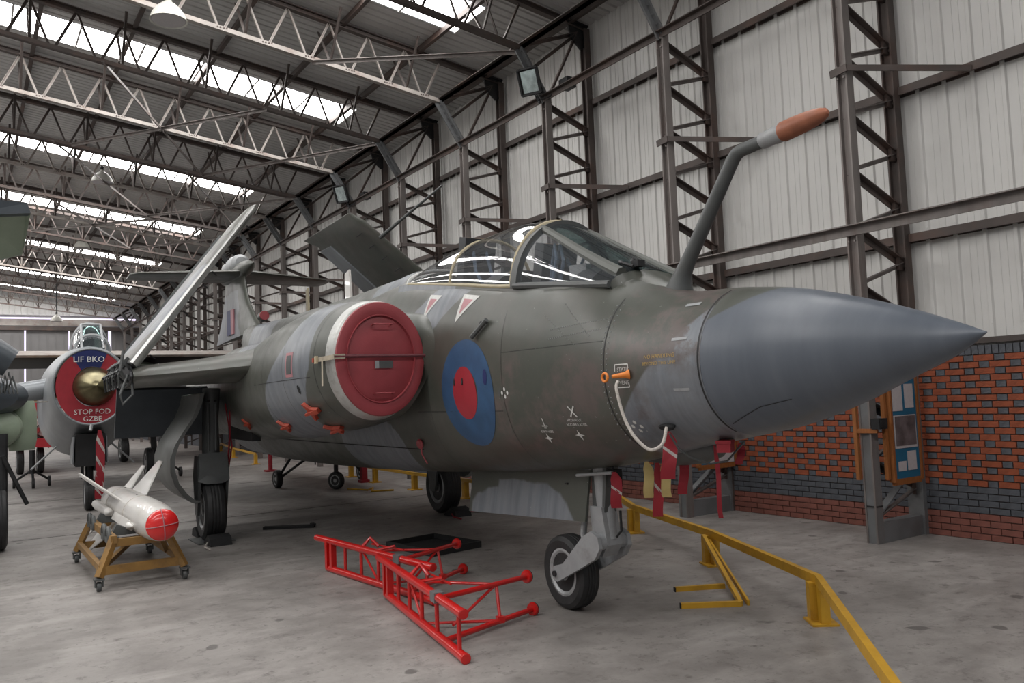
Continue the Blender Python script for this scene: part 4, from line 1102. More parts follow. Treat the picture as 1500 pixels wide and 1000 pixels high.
for x0, x1, m_ in ((6.55, 6.95, 'navy'), (6.30, 6.55, 'pink')):
    MB().box(A(-(x0 + x1) / 2, .115, 3.72), (x1 - x0, .03, .55)).build('fin_flash', M[m_], fin, 0)
TPR = 4.72
for sg in (1, -1):
    wing('tailplane', [((-5.55, .05 * sg, TPR), 1.9, .09), ((-6.35, 2.0 * sg, TPR), 1.15, .08), ((-6.6, 2.16 * sg, TPR), .8, .06)], jet, 0.0, sub=4)
    pass
mb = MB(); mb.lathe([(.005, 0), (.07, .22), (.13, .5), (.16, .8), (.17, 1.3), (.17, 2.2), (.08, 2.9), (.01, 3.2)], A(-4.88, 0, 4.80), V((-1, 0, .0)), n=28)
me = mb.mesh('tail_bullet', M['camo'], 50); set_attr(me, 'camo', lambda *a: 0.0); set_attr(me, 'wear', lambda *a: .1); link('tail_bullet', me, jet)
mb = MB(); mb.lathe([(.02, 0), (.13, .02), (.20, .10), (.22, .5), (.19, 1.2), (.05, 1.7)], A(-5.95, 0, 4.97), V((-1, 0, 0)), n=24); mb.build('bullet_dome', M['gear'], jet)
mb = MB(); mb.lathe([(.02, 0), (.09, .02), (.10, .06), (.10, .16), (.06, .3)], A(-4.1, 0, 3.62), V((-1, 0, -.1)), n=18); o = mb.build('spine_intake', M['camo'], jet); set_attr(o.data, 'camo', lambda *a: 0.0); set_attr(o.data, 'wear', lambda *a: 0.0)
o = MB().lathe([(.0, 0), (.09, .0), (.095, -.03), (.0, -.03)], JM @ A(-4.07, 0, 3.62), JM.to_3x3() @ V((1, 0, .1)), n=18).build('duct_cover', M['red_cover']); tag(o, 'small round red cover on the duct at the foot of the tail fin', 'cover')
mb = MB(); mb.prism([A(.95, .03, 3.30), A(.70, .03, 3.30), A(.72, .03, 3.72), A(.90, .03, 3.76)], (0, .03, 0)); mb.build('blade_aerial', M['white'], jet, 0, label='white blade aerial on the spine')
mb = MB(); mb.prism([A(-1.2, .0, 3.30), A(-1.33, .0, 3.30), A(-1.33, .0, 3.75), A(-1.23, .0, 3.78)], (0, .03, 0)); mb.build('blade_aerial', M['cream'], jet, 0)

# ---- refuelling probe
pr = [A(7.72, 0, 2.52), A(7.76, 0, 2.62), A(7.84, 0, 2.75), A(8.36, 0, 3.36), A(8.40, 0, 3.395), A(8.45, 0, 3.405), A(8.62, 0, 3.41)]
pr = [A(7.75, 0, 2.50), A(7.78, 0, 2.60), A(7.82, 0, 2.68), A(7.88, 0, 2.76), A(8.35, 0, 3.355), A(8.385, 0, 3.385), A(8.43, 0, 3.395), A(8.62, 0, 3.405)]
MB().tube(pr, .045, 18, rs=[.13, .085, .062, .053, .046, .045, .043, .042]).build('refuelling_probe', M['gear_dark'], jet, 60, label='dark cranked refuelling probe')
MB().lathe([(.044, 0), (.052, .01), (.052, .10), (.058, .11), (.058, .17), (.05, .18)], A(8.60, 0, 3.404), V((1, 0, .06)), n=20).build('probe_collar', M['gear'], jet)
MB().lathe([(.055, 0), (.064, .02), (.062, .12), (.058, .20), (.050, .27), (.040, .31), (.036, .315), (.03, .335), (.012, .35)], A(8.76, 0, 3.413), V((1, 0, .06)), n=20).build('probe_cap', M['probe_brown'], jet, label='rusty brown cap on the probe')
# aerials under the nose: pods
mb = MB(); mb.lathe([(.01, 0), (.07, .05), (.10, .2), (.10, .5), (.05, .8), (.01, .95)], A(8.0, -.12, 1.43), V((-1, 0, -.12)), n=20); mb.build('chin_pod', M['gear_dark'], jet)

# ---- undercarriage
def wheel(parent, c, R_, w, ax, hub_side=1, nm='wheel', holes=8):
    ax = V(ax).normalized(); c = V(c)
    prof = [(R_ * .60, -w * .38), (R_ * .66, -w * .46), (R_ * .85, -w * .5), (R_ * .96, -w * .40), (R_ * .995, -w * .25)]
    for g in (-.15, 0, .15): prof += [(R_, w * (g - .05)), (R_ - .006, w * (g - .02)), (R_ - .006, w * (g + .02)), (R_, w * (g + .05))]
    prof += [(R_ * .995, w * .25), (R_ * .96, w * .40), (R_ * .85, w * .5), (R_ * .66, w * .46), (R_ * .60, w * .38)]
    ty = MB().lathe(prof, c, ax, n=48).build('tyre', M['tyre'], parent, 30)
    h = MB()
    for sg in (-1, 1):
        h.lathe([(R_ * .62, sg * w * .36), (R_ * .64, sg * w * .44), (R_ * .58, sg * w * .46), (R_ * .52, sg * w * .40), (R_ * .50, sg * w * .22), (R_ * .30, sg * w * .18), (R_ * .26, sg * w * .36), (R_ * .14, sg * w * .42), (.001, sg * w * .42)], c, ax, n=40)
    x, y, d = frame_from(ax)
    hb = h.build('wheel_hub', M['rim'], parent, 30)
    k = MB()
    for j in range(holes):
        a = 2 * pi * j / holes
        for sg in (-1, 1): k.lathe([(.001, 0), (R_ * .065, 0), (R_ * .065, -.02), (.001, -.02)], c + (x * cos(a) + y * sin(a)) * R_ * .40 + ax * sg * w * .225, ax * sg, n=10)
    k.build('lightening_holes', M['black'], hb, 0)['kind'] = 'stuff'
    return ty
ng = MB().tube([A(6.74, 0, 1.34), A(6.76, 0, .95), A(6.80, 0, .66)], .06, 16, rs=[.085, .075, .065]).build('nose_leg', M['gear'], jet)
wheel(ng, A(6.22, 0, .315), .315, .20, V((0, 1, 0)))
for sg in (1, -1):
    c = .130 * sg
    P = [A(6.22 + x, c, .315 + z) for x, z in ((-.055, 0), (-.03, -.055), (.03, -.065), (.38, .10), (.58, .20), (.65, .29), (.63, .38), (.54, .42), (.42, .36), (.12, .10), (-.02, .06))]
    MB().prism(P, (0, -.035 * sg, 0)).build('fork_arm', M['gear'], ng, 20)
    MB().lathe([(.0, 0), (.05, 0), (.05, .03), (.025, .03), (.025, .05), (.0, .05)], A(6.22, c, .315), A(0, sg, 0), n=20).build('axle_nut', M['dark'], ng)
    for dx, dz, rr in ((.40, .28, .05), (.555, .33, .056)):
        MB().lathe([(rr * .5, 0), (rr, 0), (rr, .03), (rr * .55, .03), (rr * .5, 0)], A(6.22 + dx, c, .315 + dz), A(0, sg, 0), n=20).build('pivot_boss', M['gear'], ng)
        MB().lathe([(.0, .0), (rr * .5, .005), (rr * .5, .01), (.0, .01)], A(6.22 + dx, c + .005 * sg, .315 + dz), A(0, sg, 0), n=14).build('pivot_pin', M['dark'], ng)
mb = MB(); mb.lathe([(.055, -.15), (.065, -.13), (.065, .13), (.055, .15)], A(6.79, 0, .645), A(0, 1, 0), n=24); mb.build('torque_tube', M['gear'], ng)
mb = MB(); mb.prism([A(6.66, -.06, .92), A(6.82, -.06, .92), A(6.86, -.075, .62), A(6.78, -.075, .52), A(6.68, -.075, .58)], A(0, .15, 0)); mb.build('leg_casting', M['gear'], ng, 20)
mb = MB(); mb.prism([A(6.65, -.07, 1.24), A(6.86, -.07, 1.24), A(6.83, -.055, .88), A(6.67, -.055, .88)], A(0, .12, 0)); mb.build('leg_shroud', M['gear_dark'], ng, 20)
mb = MB(); mb.tube([A(6.56, .05, .96), A(6.50, .05, .66), A(6.56, .06, .60)], .028, 10).tube([A(6.6, -.05, .96), A(6.55, -.05, .62)], .028, 10); mb.build('damper_strut', M['gear'], ng)
mb = MB(); mb.tube([A(6.96, .06, 1.25), A(7.0, .10, 1.05), A(6.95, .08, .97), A(6.93, .06, 1.1), A(6.96, .05, 1.2)], .010, 6).box(A(6.94, .03, 1.16), (.07, .09, .14)).tube([A(6.95, 0, .9), A(6.99, .03, .75), A(6.95, .05, .7)], .01, 6)
mb.build('brake_hoses', M['black'], ng)
mb = MB(); mb.tube([A(6.60, .16, 1.17), A(7.0, .10, 1.21)], .014, 8); mb.build('lock_pin', M['gear'], ng)
# nose gear door: long plate hanging below the belly
P = [(4.62, 1.12), (6.66, 1.20), (6.66, .83), (6.62, .79), (4.70, .68), (4.62, .72)]
mb = MB(); rings = []
for k in range(21):
    t = k / 20; U = 4.62 + 2.04 * t; zt = 1.12 + .09 * t; zb = .685 + .11 * t
    rings.append([A(U, .07 + .012 * j, zt + (zb - zt) * (j / 6.0)) for j in range(7)] + [A(U, .05 + .012 * j, zt + (zb - zt) * (j / 6.0)) for j in range(6, -1, -1)])
mb.loft(rings); me = mb.mesh('nose_gear_door', M['camo'], 30)
set_attr(me, 'camo', lambda U, s, z: 1 - sm(blob(U, z, 5.65, .72, .92, .34) + .12 * sin(U * 9), .85, 1.15)); set_attr(me, 'wear', lambda *a: .1)
link('nose_gear_door', me, jet)
for k, (dx, dz) in enumerate(((6.35, 1.08), (6.38, .98), (6.36, .90))): MB().box(A(dx, .095, dz), (.04, .015, .012)).build('door_latch', M['dark'], jet)

def main_gear(sg):
    s0 = 1.81 * sg
    lg = MB().tube([A(.02, s0 - .02 * sg, 2.12), A(.02, s0, 1.7), A(.03, s0, 1.15)], .1, 16, rs=[.12, .11, .12]).build('main_leg', M['gear_dark'], jet)
    wheel(lg, A(-.02, s0, .43), .43, .29, V((0, 1, 0)), holes=9)
    mb = MB()
    for k in (-1, 1):
        mb.prism([A(.20, s0 + k * .19, 1.18), A(-.16, s0 + k * .19, 1.18), A(-.24, s0 + k * .20, .9), A(-.10, s0 + k * .20, .36), A(.06, s0 + k * .20, .36), A(.22, s0 + k * .20, .85)], A(0, .035 * -k, 0))
    mb.build('wheel_fork', M['gear_dark'], lg, 20)
    MB().prism([A(.24, s0 - .19, 1.0), A(.24, s0 + .19, 1.0), A(.22, s0 + .21, .84), A(.26, s0 + .1, .80), A(.26, s0 - .1, .80), A(.22, s0 - .21, .84)], A(-.06, 0, .22)).build('fork_yoke', M['gear_dark'], lg, 20)
    mb = MB(); mb.box(A(.11, s0, 1.62), (.05, .15, .62)).tube([A(.14, s0 - .05, 1.9), A(.14, s0 - .05, 1.25)], .02, 8).tube([A(.14, s0 + .05, 1.9), A(.14, s0 + .05, 1.25)], .02, 8)
    mb.build('leg_panel', M['gear_dark'], lg)
    for k in (-1, 1): MB().lathe([(.0, .0), (.018, 0), (.018, .02), (.0, .02)], A(.14, s0 + k * .045, 1.94), A(1, 0, 0), n=12).build('leg_bolt', M['black'], lg)
    mb = MB(); mb.tube([A(.1, s0 - sg * .25, 2.05), A(.15, s0 - sg * .24, 1.5), A(.1, s0 - sg * .2, .9)], .012, 6).tube([A(.05, s0 - sg * .2, 1.9), A(.12, s0 - sg * .27, 1.3), A(.12, s0 - sg * .22, 1.0)], .010, 6); mb.build('brake_pipes', M['red_tag'], lg)
    MB().bar(A(.0, s0, 1.5), A(-1.3, s0 - .2 * sg, 2.1), .08, .08).build('drag_strut', M['gear_dark'], lg)
    # curved S-shaped door hanging outboard
    pf = [(1.94, 2.06), (1.97, 1.92), (2.04, 1.74), (2.16, 1.56), (2.27, 1.38), (2.33, 1.2), (2.33, 1.02), (2.28, .85), (2.18, .70), (2.07, .60), (2.01, .58)]
    n = len(pf); out = []
    for U in (.35, .2, -.4, -1.2):
        ring = [A(U, sg * a, b) for a, b in pf] + [A(U, sg * (a + .06), b - .02) for a, b in reversed(pf)]
        out.append(ring)
    MB().loft(out).build('main_gear_door', M['door_grey'], jet, 40)
    # inboard wheel bay, black
    MB().box(A(.0, sg * 1.35, 1.62), (1.5, .12, .5)).build('wheel_bay', M['black'], jet)
    return lg
main_gear(1); main_gear(-1)

# ---- plugs and tags on the jet (lifted away one by one: things)
def on_nac(U, z, lift=.004):
    h = bvh_nac.ray_cast(V((U, -3, z)), V((0, 1, 0))); n = h[1] if h[1].y < 0 else -h[1]; return h[0] + n * lift, n
def bung(U, z, lab, sc=1.0, hit=None):
    p, n = hit or on_nac(U, z); p = JM @ p; n = (JM.to_3x3() @ n).normalized(); f = (JM.to_3x3() @ V((1, 0, 0))); f = (f - n * f.dot(n)).normalized(); w = n.cross(f)
    q = lambda a, b, c: p + f * a * sc + w * b * sc + n * c * sc
    mb = MB(); mb.prism([q(.11, .02, 0), q(.11, -.02, 0), q(-.02, -.035, 0), q(-.06, -.09, 0), q(-.09, -.09, 0), q(-.08, -.02, 0), q(-.13, 0, 0), q(-.08, .03, 0), q(-.10, .10, 0), q(-.07, .10, 0), q(-.02, .04, 0)], n * .03 * sc)
    mb.loft([[q(.11, b, .03) for b in (-.02, .02)] + [q(.11, .02, .0), q(.11, -.02, .0)], [q(-.13, b, .055) for b in (-.01, .01)] + [q(-.13, .01, .02), q(-.13, -.01, .02)]])
    o = mb.build('vent_plug', M['fluor'], None, 20); return tag(o, lab, 'plug')
for U, z, lb, sc in ((4.17, 1.78, 'largest fluorescent red vent plug, left of the near intake cover', 1.15), (3.10, 1.62, 'middle red vent plug low on the near nacelle', 1.0), (1.2, 1.62, 'red vent plug on the near nacelle closest to the main wheel', .9), (4.10, 1.60, 'red vent plug directly below the near intake cover', 1.15)):
    bung(U, z, lb, sc)
def tagstrip(top, length, w, m, lab, yaw=0.0, stripes=True, sway=0.0, name='warning_tag'):
    """a hanging fabric strip with slanting pale bands"""
    top = V(top); R_ = Matrix.Rotation(yaw, 3, 'Z'); N = 14; rows = []
    for k in range(N + 1):
        t = k / N; c = top + R_ @ V((sway * t * t + .012 * sin(t * 5), .014 * sin(t * 7), -length * t))
        ww = w * (.35 + .65 * min(1, t * 5)); rows.append((c, ww))
    rings = [[c + R_ @ V((-ww / 2, 0, 0)), c + R_ @ V((ww / 2, 0, 0)), c + R_ @ V((ww / 2, .004, 0)), c + R_ @ V((-ww / 2, .004, 0))] for c, ww in rows]
    o = MB().loft(rings).build(name, m, None, 30); tag(o, lab, 'tag')
    if stripes:
        for f in stripes:
            k = int(f * N); a = rows[k]; b = rows[min(N, k + 3)]; c2 = rows[min(N, k + 1)]; d = rows[min(N, k + 4)]
            for yy in (-.002, .006):
                q = [a[0] + R_ @ V((-a[1] / 2, yy, 0)), b[0] + R_ @ V((b[1] / 2, yy, 0)), d[0] + R_ @ V((d[1] / 2, yy, 0)), c2[0] + R_ @ V((-c2[1] / 2, yy, 0))]
                MB().add(q, [(0, 1, 2, 3)]).build('pale_band', M['tag_white'], o, 0)
    return o
CY = radians(-42)
tagstrip(AW(8.08, .46, 1.57), .31, .095, M['red_tag'], 'red and white streamer hanging from the dark slot under the nose', CY, (.35,))
tagstrip(AW(7.05, .12, 1.22), .28, .085, M['red_tag'], 'red and white streamer tied to the nose leg lock pin', CY, (.4,), .02)
tagstrip(AW(7.42, .0, 1.30), .40, .075, M['red_tag'], 'dark red streamer hanging between the two yellow tags', CY, (.4,))
tagstrip(AW(7.59, -.1, 1.35), .28, .07, M['red_tag'], 'red streamer hanging over the grey column foot', CY, None)
tagstrip(AW(7.36, .05, 1.31), .27, .075, M['tag_yellow'], 'left one of the yellow tags under the nose', CY, None, .02, 'yellow_tag')
tagstrip(AW(7.49, 0, 1.30), .25, .07, M['tag_yellow'], 'right one of the yellow tags under the nose', CY, None, .03, 'yellow_tag')
tagstrip(AW(8.15, .12, 1.46), .48, .03, M['red_tag'], 'long thin red ribbon hanging from the red box under the nose', CY, None, .03, 'ribbon')
tagstrip(AW(8.26, .0, 1.47), .14, .05, M['red_tag'], 'short dark red flap at the end of the strap under the nose cone', CY, None)
o = MB(); p = AW(8.28, .15, 1.46); o.box(p, (.11, .09, .075), Matrix.Rotation(.5, 3, 'Z')); o.box(p + V((0, 0, .03)), (.12, .10, .02), Matrix.Rotation(.5, 3, 'Z')); tag(o.build('probe_cover', M['red_tag']), 'red box cover under the back of the nose cone', 'cover')
o = MB().tube([AW(8.12, .48, 1.56), AW(8.13, .42, 1.46), AW(8.16, .35, 1.40), AW(8.18, .2, 1.345), AW(8.24, .1, 1.36), AW(8.30, 0, 1.48)], .007, 6).build('cord', M['gear_dark']); tag(o, 'thin grey cord slung below the nose cone', 'cord')
# pitot plug and its rope
p0, n0 = onskin(7.86, 1.955, .0), V((0, -1, .05))
t = thing('static_plug', 'orange plug with a ring pushed into the nose side, white rope below', 'plug', (MX, MY, 0), HD)
mb = MB(); e = p0 + V((-.06, -.10, -.012)); mb.tube([p0, p0 + (e - p0) * .25, e], .018, 12, rs=[.034, .02, .012]); mb.build('stem', M['orange_plastic'], t)
c = p0 + V((-.085, -.14, -.015)); MB().tube([c + V((-.03 * cos(a), 0, .028 * sin(a))) for a in [2 * pi * k / 16 for k in range(17)]], .009, 8).build('pull_ring', M['orange_plastic'], t)
RPT = [(0, 7.84, 1.91, .66), (1, 7.86, 1.86, .69), (2, 7.90, 1.70, .68), (3, 7.95, 1.60, .67), (4, 8.0, 1.53, .655), (5, 8.07, 1.465, .62), (6, 8.12, 1.47, .59), (7, 8.15, 1.51, .56), (8, 8.13, 1.60, .51)]
P = [AW(interp(RPT, k / 4, 1), interp(RPT, k / 4, 3), interp(RPT, k / 4, 2)) for k in range(33)]
o = MB().tube(P, .011, 8).build('white_rope', M['rope']); tag(o, 'white rope looping from the orange plug to the slot under the nose', 'rope')
o = bung(0, 0, 'x', .01, (V((4.6, -.66, 1.40)), V((0, -1, -.3)))); D.objects.remove(o)
p = onskin(4.45, 1.40, .02); o = MB().lathe([(.0, 0), (.05, 0), (.055, .015), (.04, .03), (0, .03)], JM @ p, JM.to_3x3() @ V((.1, -1, -.2)), n=18).tube([JM @ p, JM @ (p + V((.06, -.02, -.10))), JM @ (p + V((.1, .02, -.2)))], .008, 6).build('drain_cap', M['red_cover']); tag(o, 'small round red cap with a cord, low on the body left of the roundel', 'cap')

# ================================================================== THINGS ON THE FLOOR
# ---- red tubular ladder frames
def jury_frame(label):
    """local: x along the ladder (0 at the square end, L at the round end), y away from camera, z up"""
    t = thing('tubular_stand', label, 'metal stand', (0, 0, 0), 0, 'red tubular stands lying on the floor')
    L = 2.18; H = .335; r = .036
    MB().tube([(0.0, 0, r), (L, 0, r)], r, 16).build('lower_rail', M['red'], t)
    MB().tube([(-.28, 0, H), (L - .02, 0, H)], r, 16).build('upper_rail', M['red'], t)
    for x, z in ((L, r), (L - .02, H)): MB().lathe([(r + .002, -.05), (r + .003, -.005), (r - .004, .002), (.0, .003)], (x, 0, z), V((1, 0, 0)), n=16).build('rail_end', M['red'], t)
    MB().box((.02, 0, (H + r) / 2 + .0), (.05, .075, H - r)).build('end_post', M['red'], t)
    MB().box((.12, 0, (H + r) / 2), (.05, .06, H - r - .02)).build('end_post', M['red'], t)
    for x in (.42, .78, 1.14, 1.54, 2.05): MB().tube([(x, 0, r), (x, 0, H)], .017, 10).build('rung', M['red'], t)
    MB().tube([(.82, 0, H - .02), (1.14, 0, r + .02)], .012, 8).build('diagonal', M['red'], t)
    MB().box((1.55, 0, H), (.11, .077, .077)).build('joint_sleeve', M['steel_grey'], t)
    # outriggers
    for z0, z1, x0 in ((H, .30, 1.62), (r + .01, .05, 1.72)):
        a = V((x0, 0, z0)); b = V((x0 - .46, .93, z1))
        MB().tube([a, b], .022, 12).build('outrigger', M['red'], t)
        MB().lathe([(.0, -.02), (.05, -.02), (.058, .0), (.05, .02), (.0, .022)], b, (b - a), n=20).build('end_disc', M['red'], t)
        MB().lathe([(.052, .0), (.056, .01), (.052, .02)], b, (b - a), n=20).build('rubber_ring', M['black'], t)
    A1 = V((1.62, 0, H)).lerp(V((1.16, .93, .30)), .62); A2 = V((1.72, 0, .046)).lerp(V((1.26, .93, .05)), .60)
    for a, b, rr in ((A1, A2, .014), (A1, V((1.0, .05, H - .0)), .012), (A2, V((1.15, 0, r)), .012), (V((.72, .16, H + .02)), V((1.30, .20, H + .02)), .010), (V((1.62, .1, .12)), A1, .012), (V((1.0, .0, H)), V((1.18, .17, H + .05)), .014)):
        MB().tube([a, b], rr, 8).build('stay', M['red'], t)
    MB().box(A2 + V((0, 0, .01)), (.05, .06, .05)).build('clamp', M['red'], t)
    MB().tube([(.78, .02, H + .02), (.80, .1, H + .10), (.9, .14, H + .02)], .02, 8).build('clamp', M['red'], t)
    return t
fa = jury_frame('nearer bright red tubular ladder stand lying on its side'); 
a0 = V((3.29, 7.20, 0)); a1 = V((2.90, 5.10, 0)); d = a1 - a0; fa.location = a0; fa.rotation_euler = (0, 0, math.atan2(d.y, d.x))
fb = dup(fa, (0, 0, 0), label='farther red tubular ladder stand, partly behind the nearer one')
b0 = V((3.33, 8.80, 0)); b1 = V((3.50, 6.62, 0)); d = b1 - b0; fb.location = b0; fb.rotation_euler = (0, 0, math.atan2(d.y, d.x))

# ---- yellow barrier: posts and rails
RP = [V((8.72, 10.6, 0)), V((7.28, 8.18, 0)), V((6.50, 6.12, 0)), V((5.51, 4.10, 0)), V((3.62, 2.24, 0))]
bar = thing('barrier', 'low yellow barrier with kinked rail running along the right of the jet', 'barrier', (0, 0, 0))
for i in range(4):
    a, b = RP[i] + V((0, 0, .325)), RP[i + 1] + V((0, 0, .325)); MB().bar(a, b, .05, .075).build('rail', M['yellow'], bar, 0)
for i in (1, 2, 3):
    p = RP[i]; d = (RP[i + 1] - RP[i - 1]).normalized(); Rz = Matrix.Rotation(math.atan2(d.y, d.x), 3, 'Z')
    b = MB().box(p + V((0, 0, .008)), (.24, .20, .016), Rz).build('foot_plate', M['yellow'], bar, 0)
    for o_ in (-.05, .055): MB().box(p + Rz @ V((o_, -.04 if o_ < 0 else .01, .155)), (.085, .07, .29), Rz).build('upright', M['yellow'], bar, 0)
    MB().box(p + Rz @ V((0, 0, .3)), (.05, .05, .03), Rz).build('saddle', M['yellow'], bar, 0)
# fallen yellow Z shaped foot
z = thing('floor_bracket', 'loose yellow Z shaped bracket lying against the middle barrier post', 'bracket', (0, 0, 0))
def yb(a, b, n_, w=.05): MB().bar(a, b, w, .045).build(n_, M['yellow'], z, 0); 
yb((6.42, 6.15, .30), (5.44, 4.83, .02), 'long_arm', .035); yb((6.46, 6.11, .25), (5.50, 4.80, .02), 'long_arm', .02)
yb((5.44, 4.83, .02), (5.03, 5.12, .02), 'foot_bar', .04); yb((5.82, 5.35, .02), (5.40, 5.56, .02), 'foot_bar', .035)
for p, q in (((5.03, 5.12, .02), (5.022, 5.126, .02)), ((5.40, 5.56, .02), (5.392, 5.564, .02))): MB().bar(p, q, .045, .04).build('rubber_end', M['black'], z, 0)
# far barrier behind the jet
def far_barrier(pts, label):
    t = thing('barrier', label, 'barrier', (0, 0, 0))
    for i in range(len(pts) - 1): MB().bar(V(pts[i]) + V((0, 0, .33)), V(pts[i + 1]) + V((0, 0, .33)), .05, .06).build('rail', M['yellow'], t, 0)
    for p in pts: 
        MB().box((p[0], p[1], .15), (.10, .10, .30)).build('upright', M['yellow'], t, 0); MB().box((p[0], p[1], .01), (.24, .22, .02)).build('foot_plate', M['yellow'], t, 0)
far_barrier([(7.95, 19.3, 0), (7.79, 17.5, 0), (7.68, 15.3, 0), (7.66, 13.2, 0), (7.66, 11.2, 0)], 'far yellow barrier seen below the belly of the big jet')
far_barrier([(9.0, 36, 0), (8.2, 31, 0), (7.7, 26.5, 0)], 'small far yellow barrier seen past the near main wheel')
o = MB().box((7.44, 10.56, .015), (.25, .18, .03)).tube([(7.3, 10.5, .03), (7.5, 10.62, .07), (7.62, 10.6, .03)], .015, 6).build('foot_plate_loose', M['yellow']); o.name = 'yellow_plate'; tag(o, 'flat yellow plate on the floor beyond the nose gear door', 'plate')
o = MB().tube([(6.75, 16.6, .02), (6.95, 16.0, .02), (7.2, 16.3, .02), (6.9, 15.7, .02), (7.3, 15.5, .02)], .02, 6).build('yellow_strap', M['yellow']); tag(o, 'crumpled yellow strap on the floor by the tail wheel of the helicopter', 'strap')

# ---- drip tray, plank, chocks
t = thing('drip_tray', 'low black drip tray on the floor behind the red stands', 'tray', (4.85, 9.2, 0), radians(8))
MB().box((0, 0, .01), (.72, .95, .02)).build('base', M['black'], t, 0)
for a in ((-.36, 0, .03, .95), (.36, 0, .03, .95)): MB().box((a[0], a[1], .04), (a[2], a[3], .08)).build('side', M['black'], t, 0)
for a in (-.475, .475): MB().box((0, a, .04), (.75, .03, .08)).build('side', M['black'], t, 0)
o = MB().bar((3.72, 12.45, .02), (4.36, 12.05, .02), .12, .04).box((4.34, 12.06, .045), (.06, .1, .03)).build('plank', M['black']); tag(o, 'black plank on the floor between near main wheel and red stands', 'plank')
def chock(loc, rz, lab):
    t = thing('wheel_chock', lab, 'chock', loc, rz)
    MB().prism([(-.20, -.14, 0), (.20, -.14, 0), (.16, -.14, .10), (.02, -.14, .14), (-.12, -.14, .06)], (0, .28, 0)).build('block', M['black'], t, 20)
    MB().tube([(.1, -.16, .05), (.3, -.24, .03), (.5, -.22, .02)], .012, 6).build('cord', M['rope'] if 'near' in lab else M['red_tag'], t)
w = AW(.42, 1.81, 0); chock((w.x, w.y, 0), radians(-90), 'black chock in front of the near main wheel')
w = AW(-.5, 1.81, 0); chock((w.x, w.y, 0), radians(90), 'black chock behind the near main wheel')
w = AW(.46, -1.81, 0); chock((w.x, w.y, 0), radians(-90), 'black chock in front of the far main wheel')
o = MB().tube([AW(.3, -2.0, .02), AW(.5, -2.3, .02), AW(.2, -2.5, .02), AW(-.1, -2.35, .02)], .015, 6).build('cord', M['red_tag']); tag(o, 'dark red cord on the floor beside the far main wheel', 'cord')
for sg in (1,):
    w = AW(.0, 1.81 * sg, 0); o = MB().box((w.x, w.y, .006), (.50, .62, .012)).build('wheel_plate', M['gear_dark']); tag(o, 'thin grey plate under the near main wheel', 'plate')

# ---- missile on its trolley
tr_ = thing('missile_trolley', 'ochre steel trolley on four castors under the white missile', 'trolley', (1.57, 10.62, 0))
def tb(a, b, n_='frame_bar', w=.07, h=.07): MB().bar(a, b, w, h).build(n_, M['trolley'], tr_, 0)
X0, X1, Y0, Y1 = -.42, .42, -1.05, 1.0
for x in (X0, X1):
    for y in (Y0, Y1):
        xi = x * .62; yi = y * .90
        tb((x, y, .14), (xi, yi, .52), 'leg', .075, .06)
        c = V((x, y, 0)); 
        MB().box(c + V((0, 0, .125)), (.10, .10, .02)).box(c + V((-.035, 0, .085)), (.012, .06, .08)).box(c + V((.035, 0, .085)), (.012, .06, .08)).build('castor_fork', M['gear_dark'], tr_, 0)
        MB().lathe([(.0, -.022), (.045, -.022), (.05, -.014), (.05, .014), (.045, .022), (.0, .022)], c + V((0, 0, .05)), V((1, 0, 0)), n=18).build('castor_wheel', M['gear_dark'], tr_)
for y in (Y0, Y1): tb((X0 * .93, y * .98, .20), (X1 * .93, y * .98, .20), 'cross_bar', .05, .09)
for x in (X0, X1): tb((x * .93, Y0 * .98, .22), (x * .93, Y1 * .98, .22), 'side_bar', .05, .07); tb((x * .64, Y0 * .95, .50), (x * .64, Y1 * .95, .50), 'top_bar', .06, .08)
for y in (Y0 * .9, Y1 * .9): tb((X0 * .66, y, .46), (X1 * .66, y, .46), 'cross_bar', .06, .08)
tb((X0 * .9, Y0 * .9, .22), (X1 * .5, Y1 * .8, .24), 'brace', .05, .05); tb((X1 * .9, Y0 * .3, .22), (X1 * .5, Y0 * .9, .48), 'brace', .04, .05)
for y in (-.80, -.50, .45, .75):
    for x in (-.30,):
        c = V((x, y, .50))
        P = [c + V((.02 * 0, .10 * cos(a), .10 * sin(a))) for a in [pi * k / 12 - .2 for k in range(15)]]
        MB().tube(P, .024, 10).build('clamp_arm', M['gear_dark'], tr_)
        MB().box(c + V((.04, .0, -.02)), (.12, .18, .06)).build('clamp_block', M['gear_dark'], tr_, 0)
for y in (-.65, .6): MB().prism([(-.26, y - .05, .50), (.26, y - .05, .50), (.20, y - .05, .62), (.0, y - .05, .53), (-.20, y - .05, .62)], (0, .1, 0)).build('cradle', M['gear_dark'], tr_, 0)

ms = thing('missile', 'white missile with a red nose cap and pointed fins on the trolley', 'missile', (1.71, 9.16, .648))
prof = [(.05, -.01), (.10, 0.0)]
R0 = .205
body_p = [(.165, .10), (.178, .2), (.192, .35), (.202, .55), (R0, .8), (R0, 1.0), (R0, 1.28)]
MB().lathe([(.0, .0), (.06, .008), (.11, .03), (.145, .062), (.163, .098)], (0, 0, 0), V((0, 1, 0)), n=40).build('nose_cap', M['missile_red'], ms)
for k in range(2):
    P = [];
    for a in [(-pi / 2 + pi * j / 16) for j in range(17)]:
        rr = .163 * sin(a); dd = .098 - .1 * cos(a) ** 1.1
        P.append(V((rr * cos(k * pi / 2 + .1), dd - .004, rr * sin(k * pi / 2 + .1))))
    MB().tube(P, .005, 6).build('cap_seam', M['pink'], ms)
mb = MB(); mb.lathe(body_p + [(R0, 1.30)], (0, 0, 0), V((0, 1, 0)), n=44); mb.build('warhead_section', M['white'], ms)
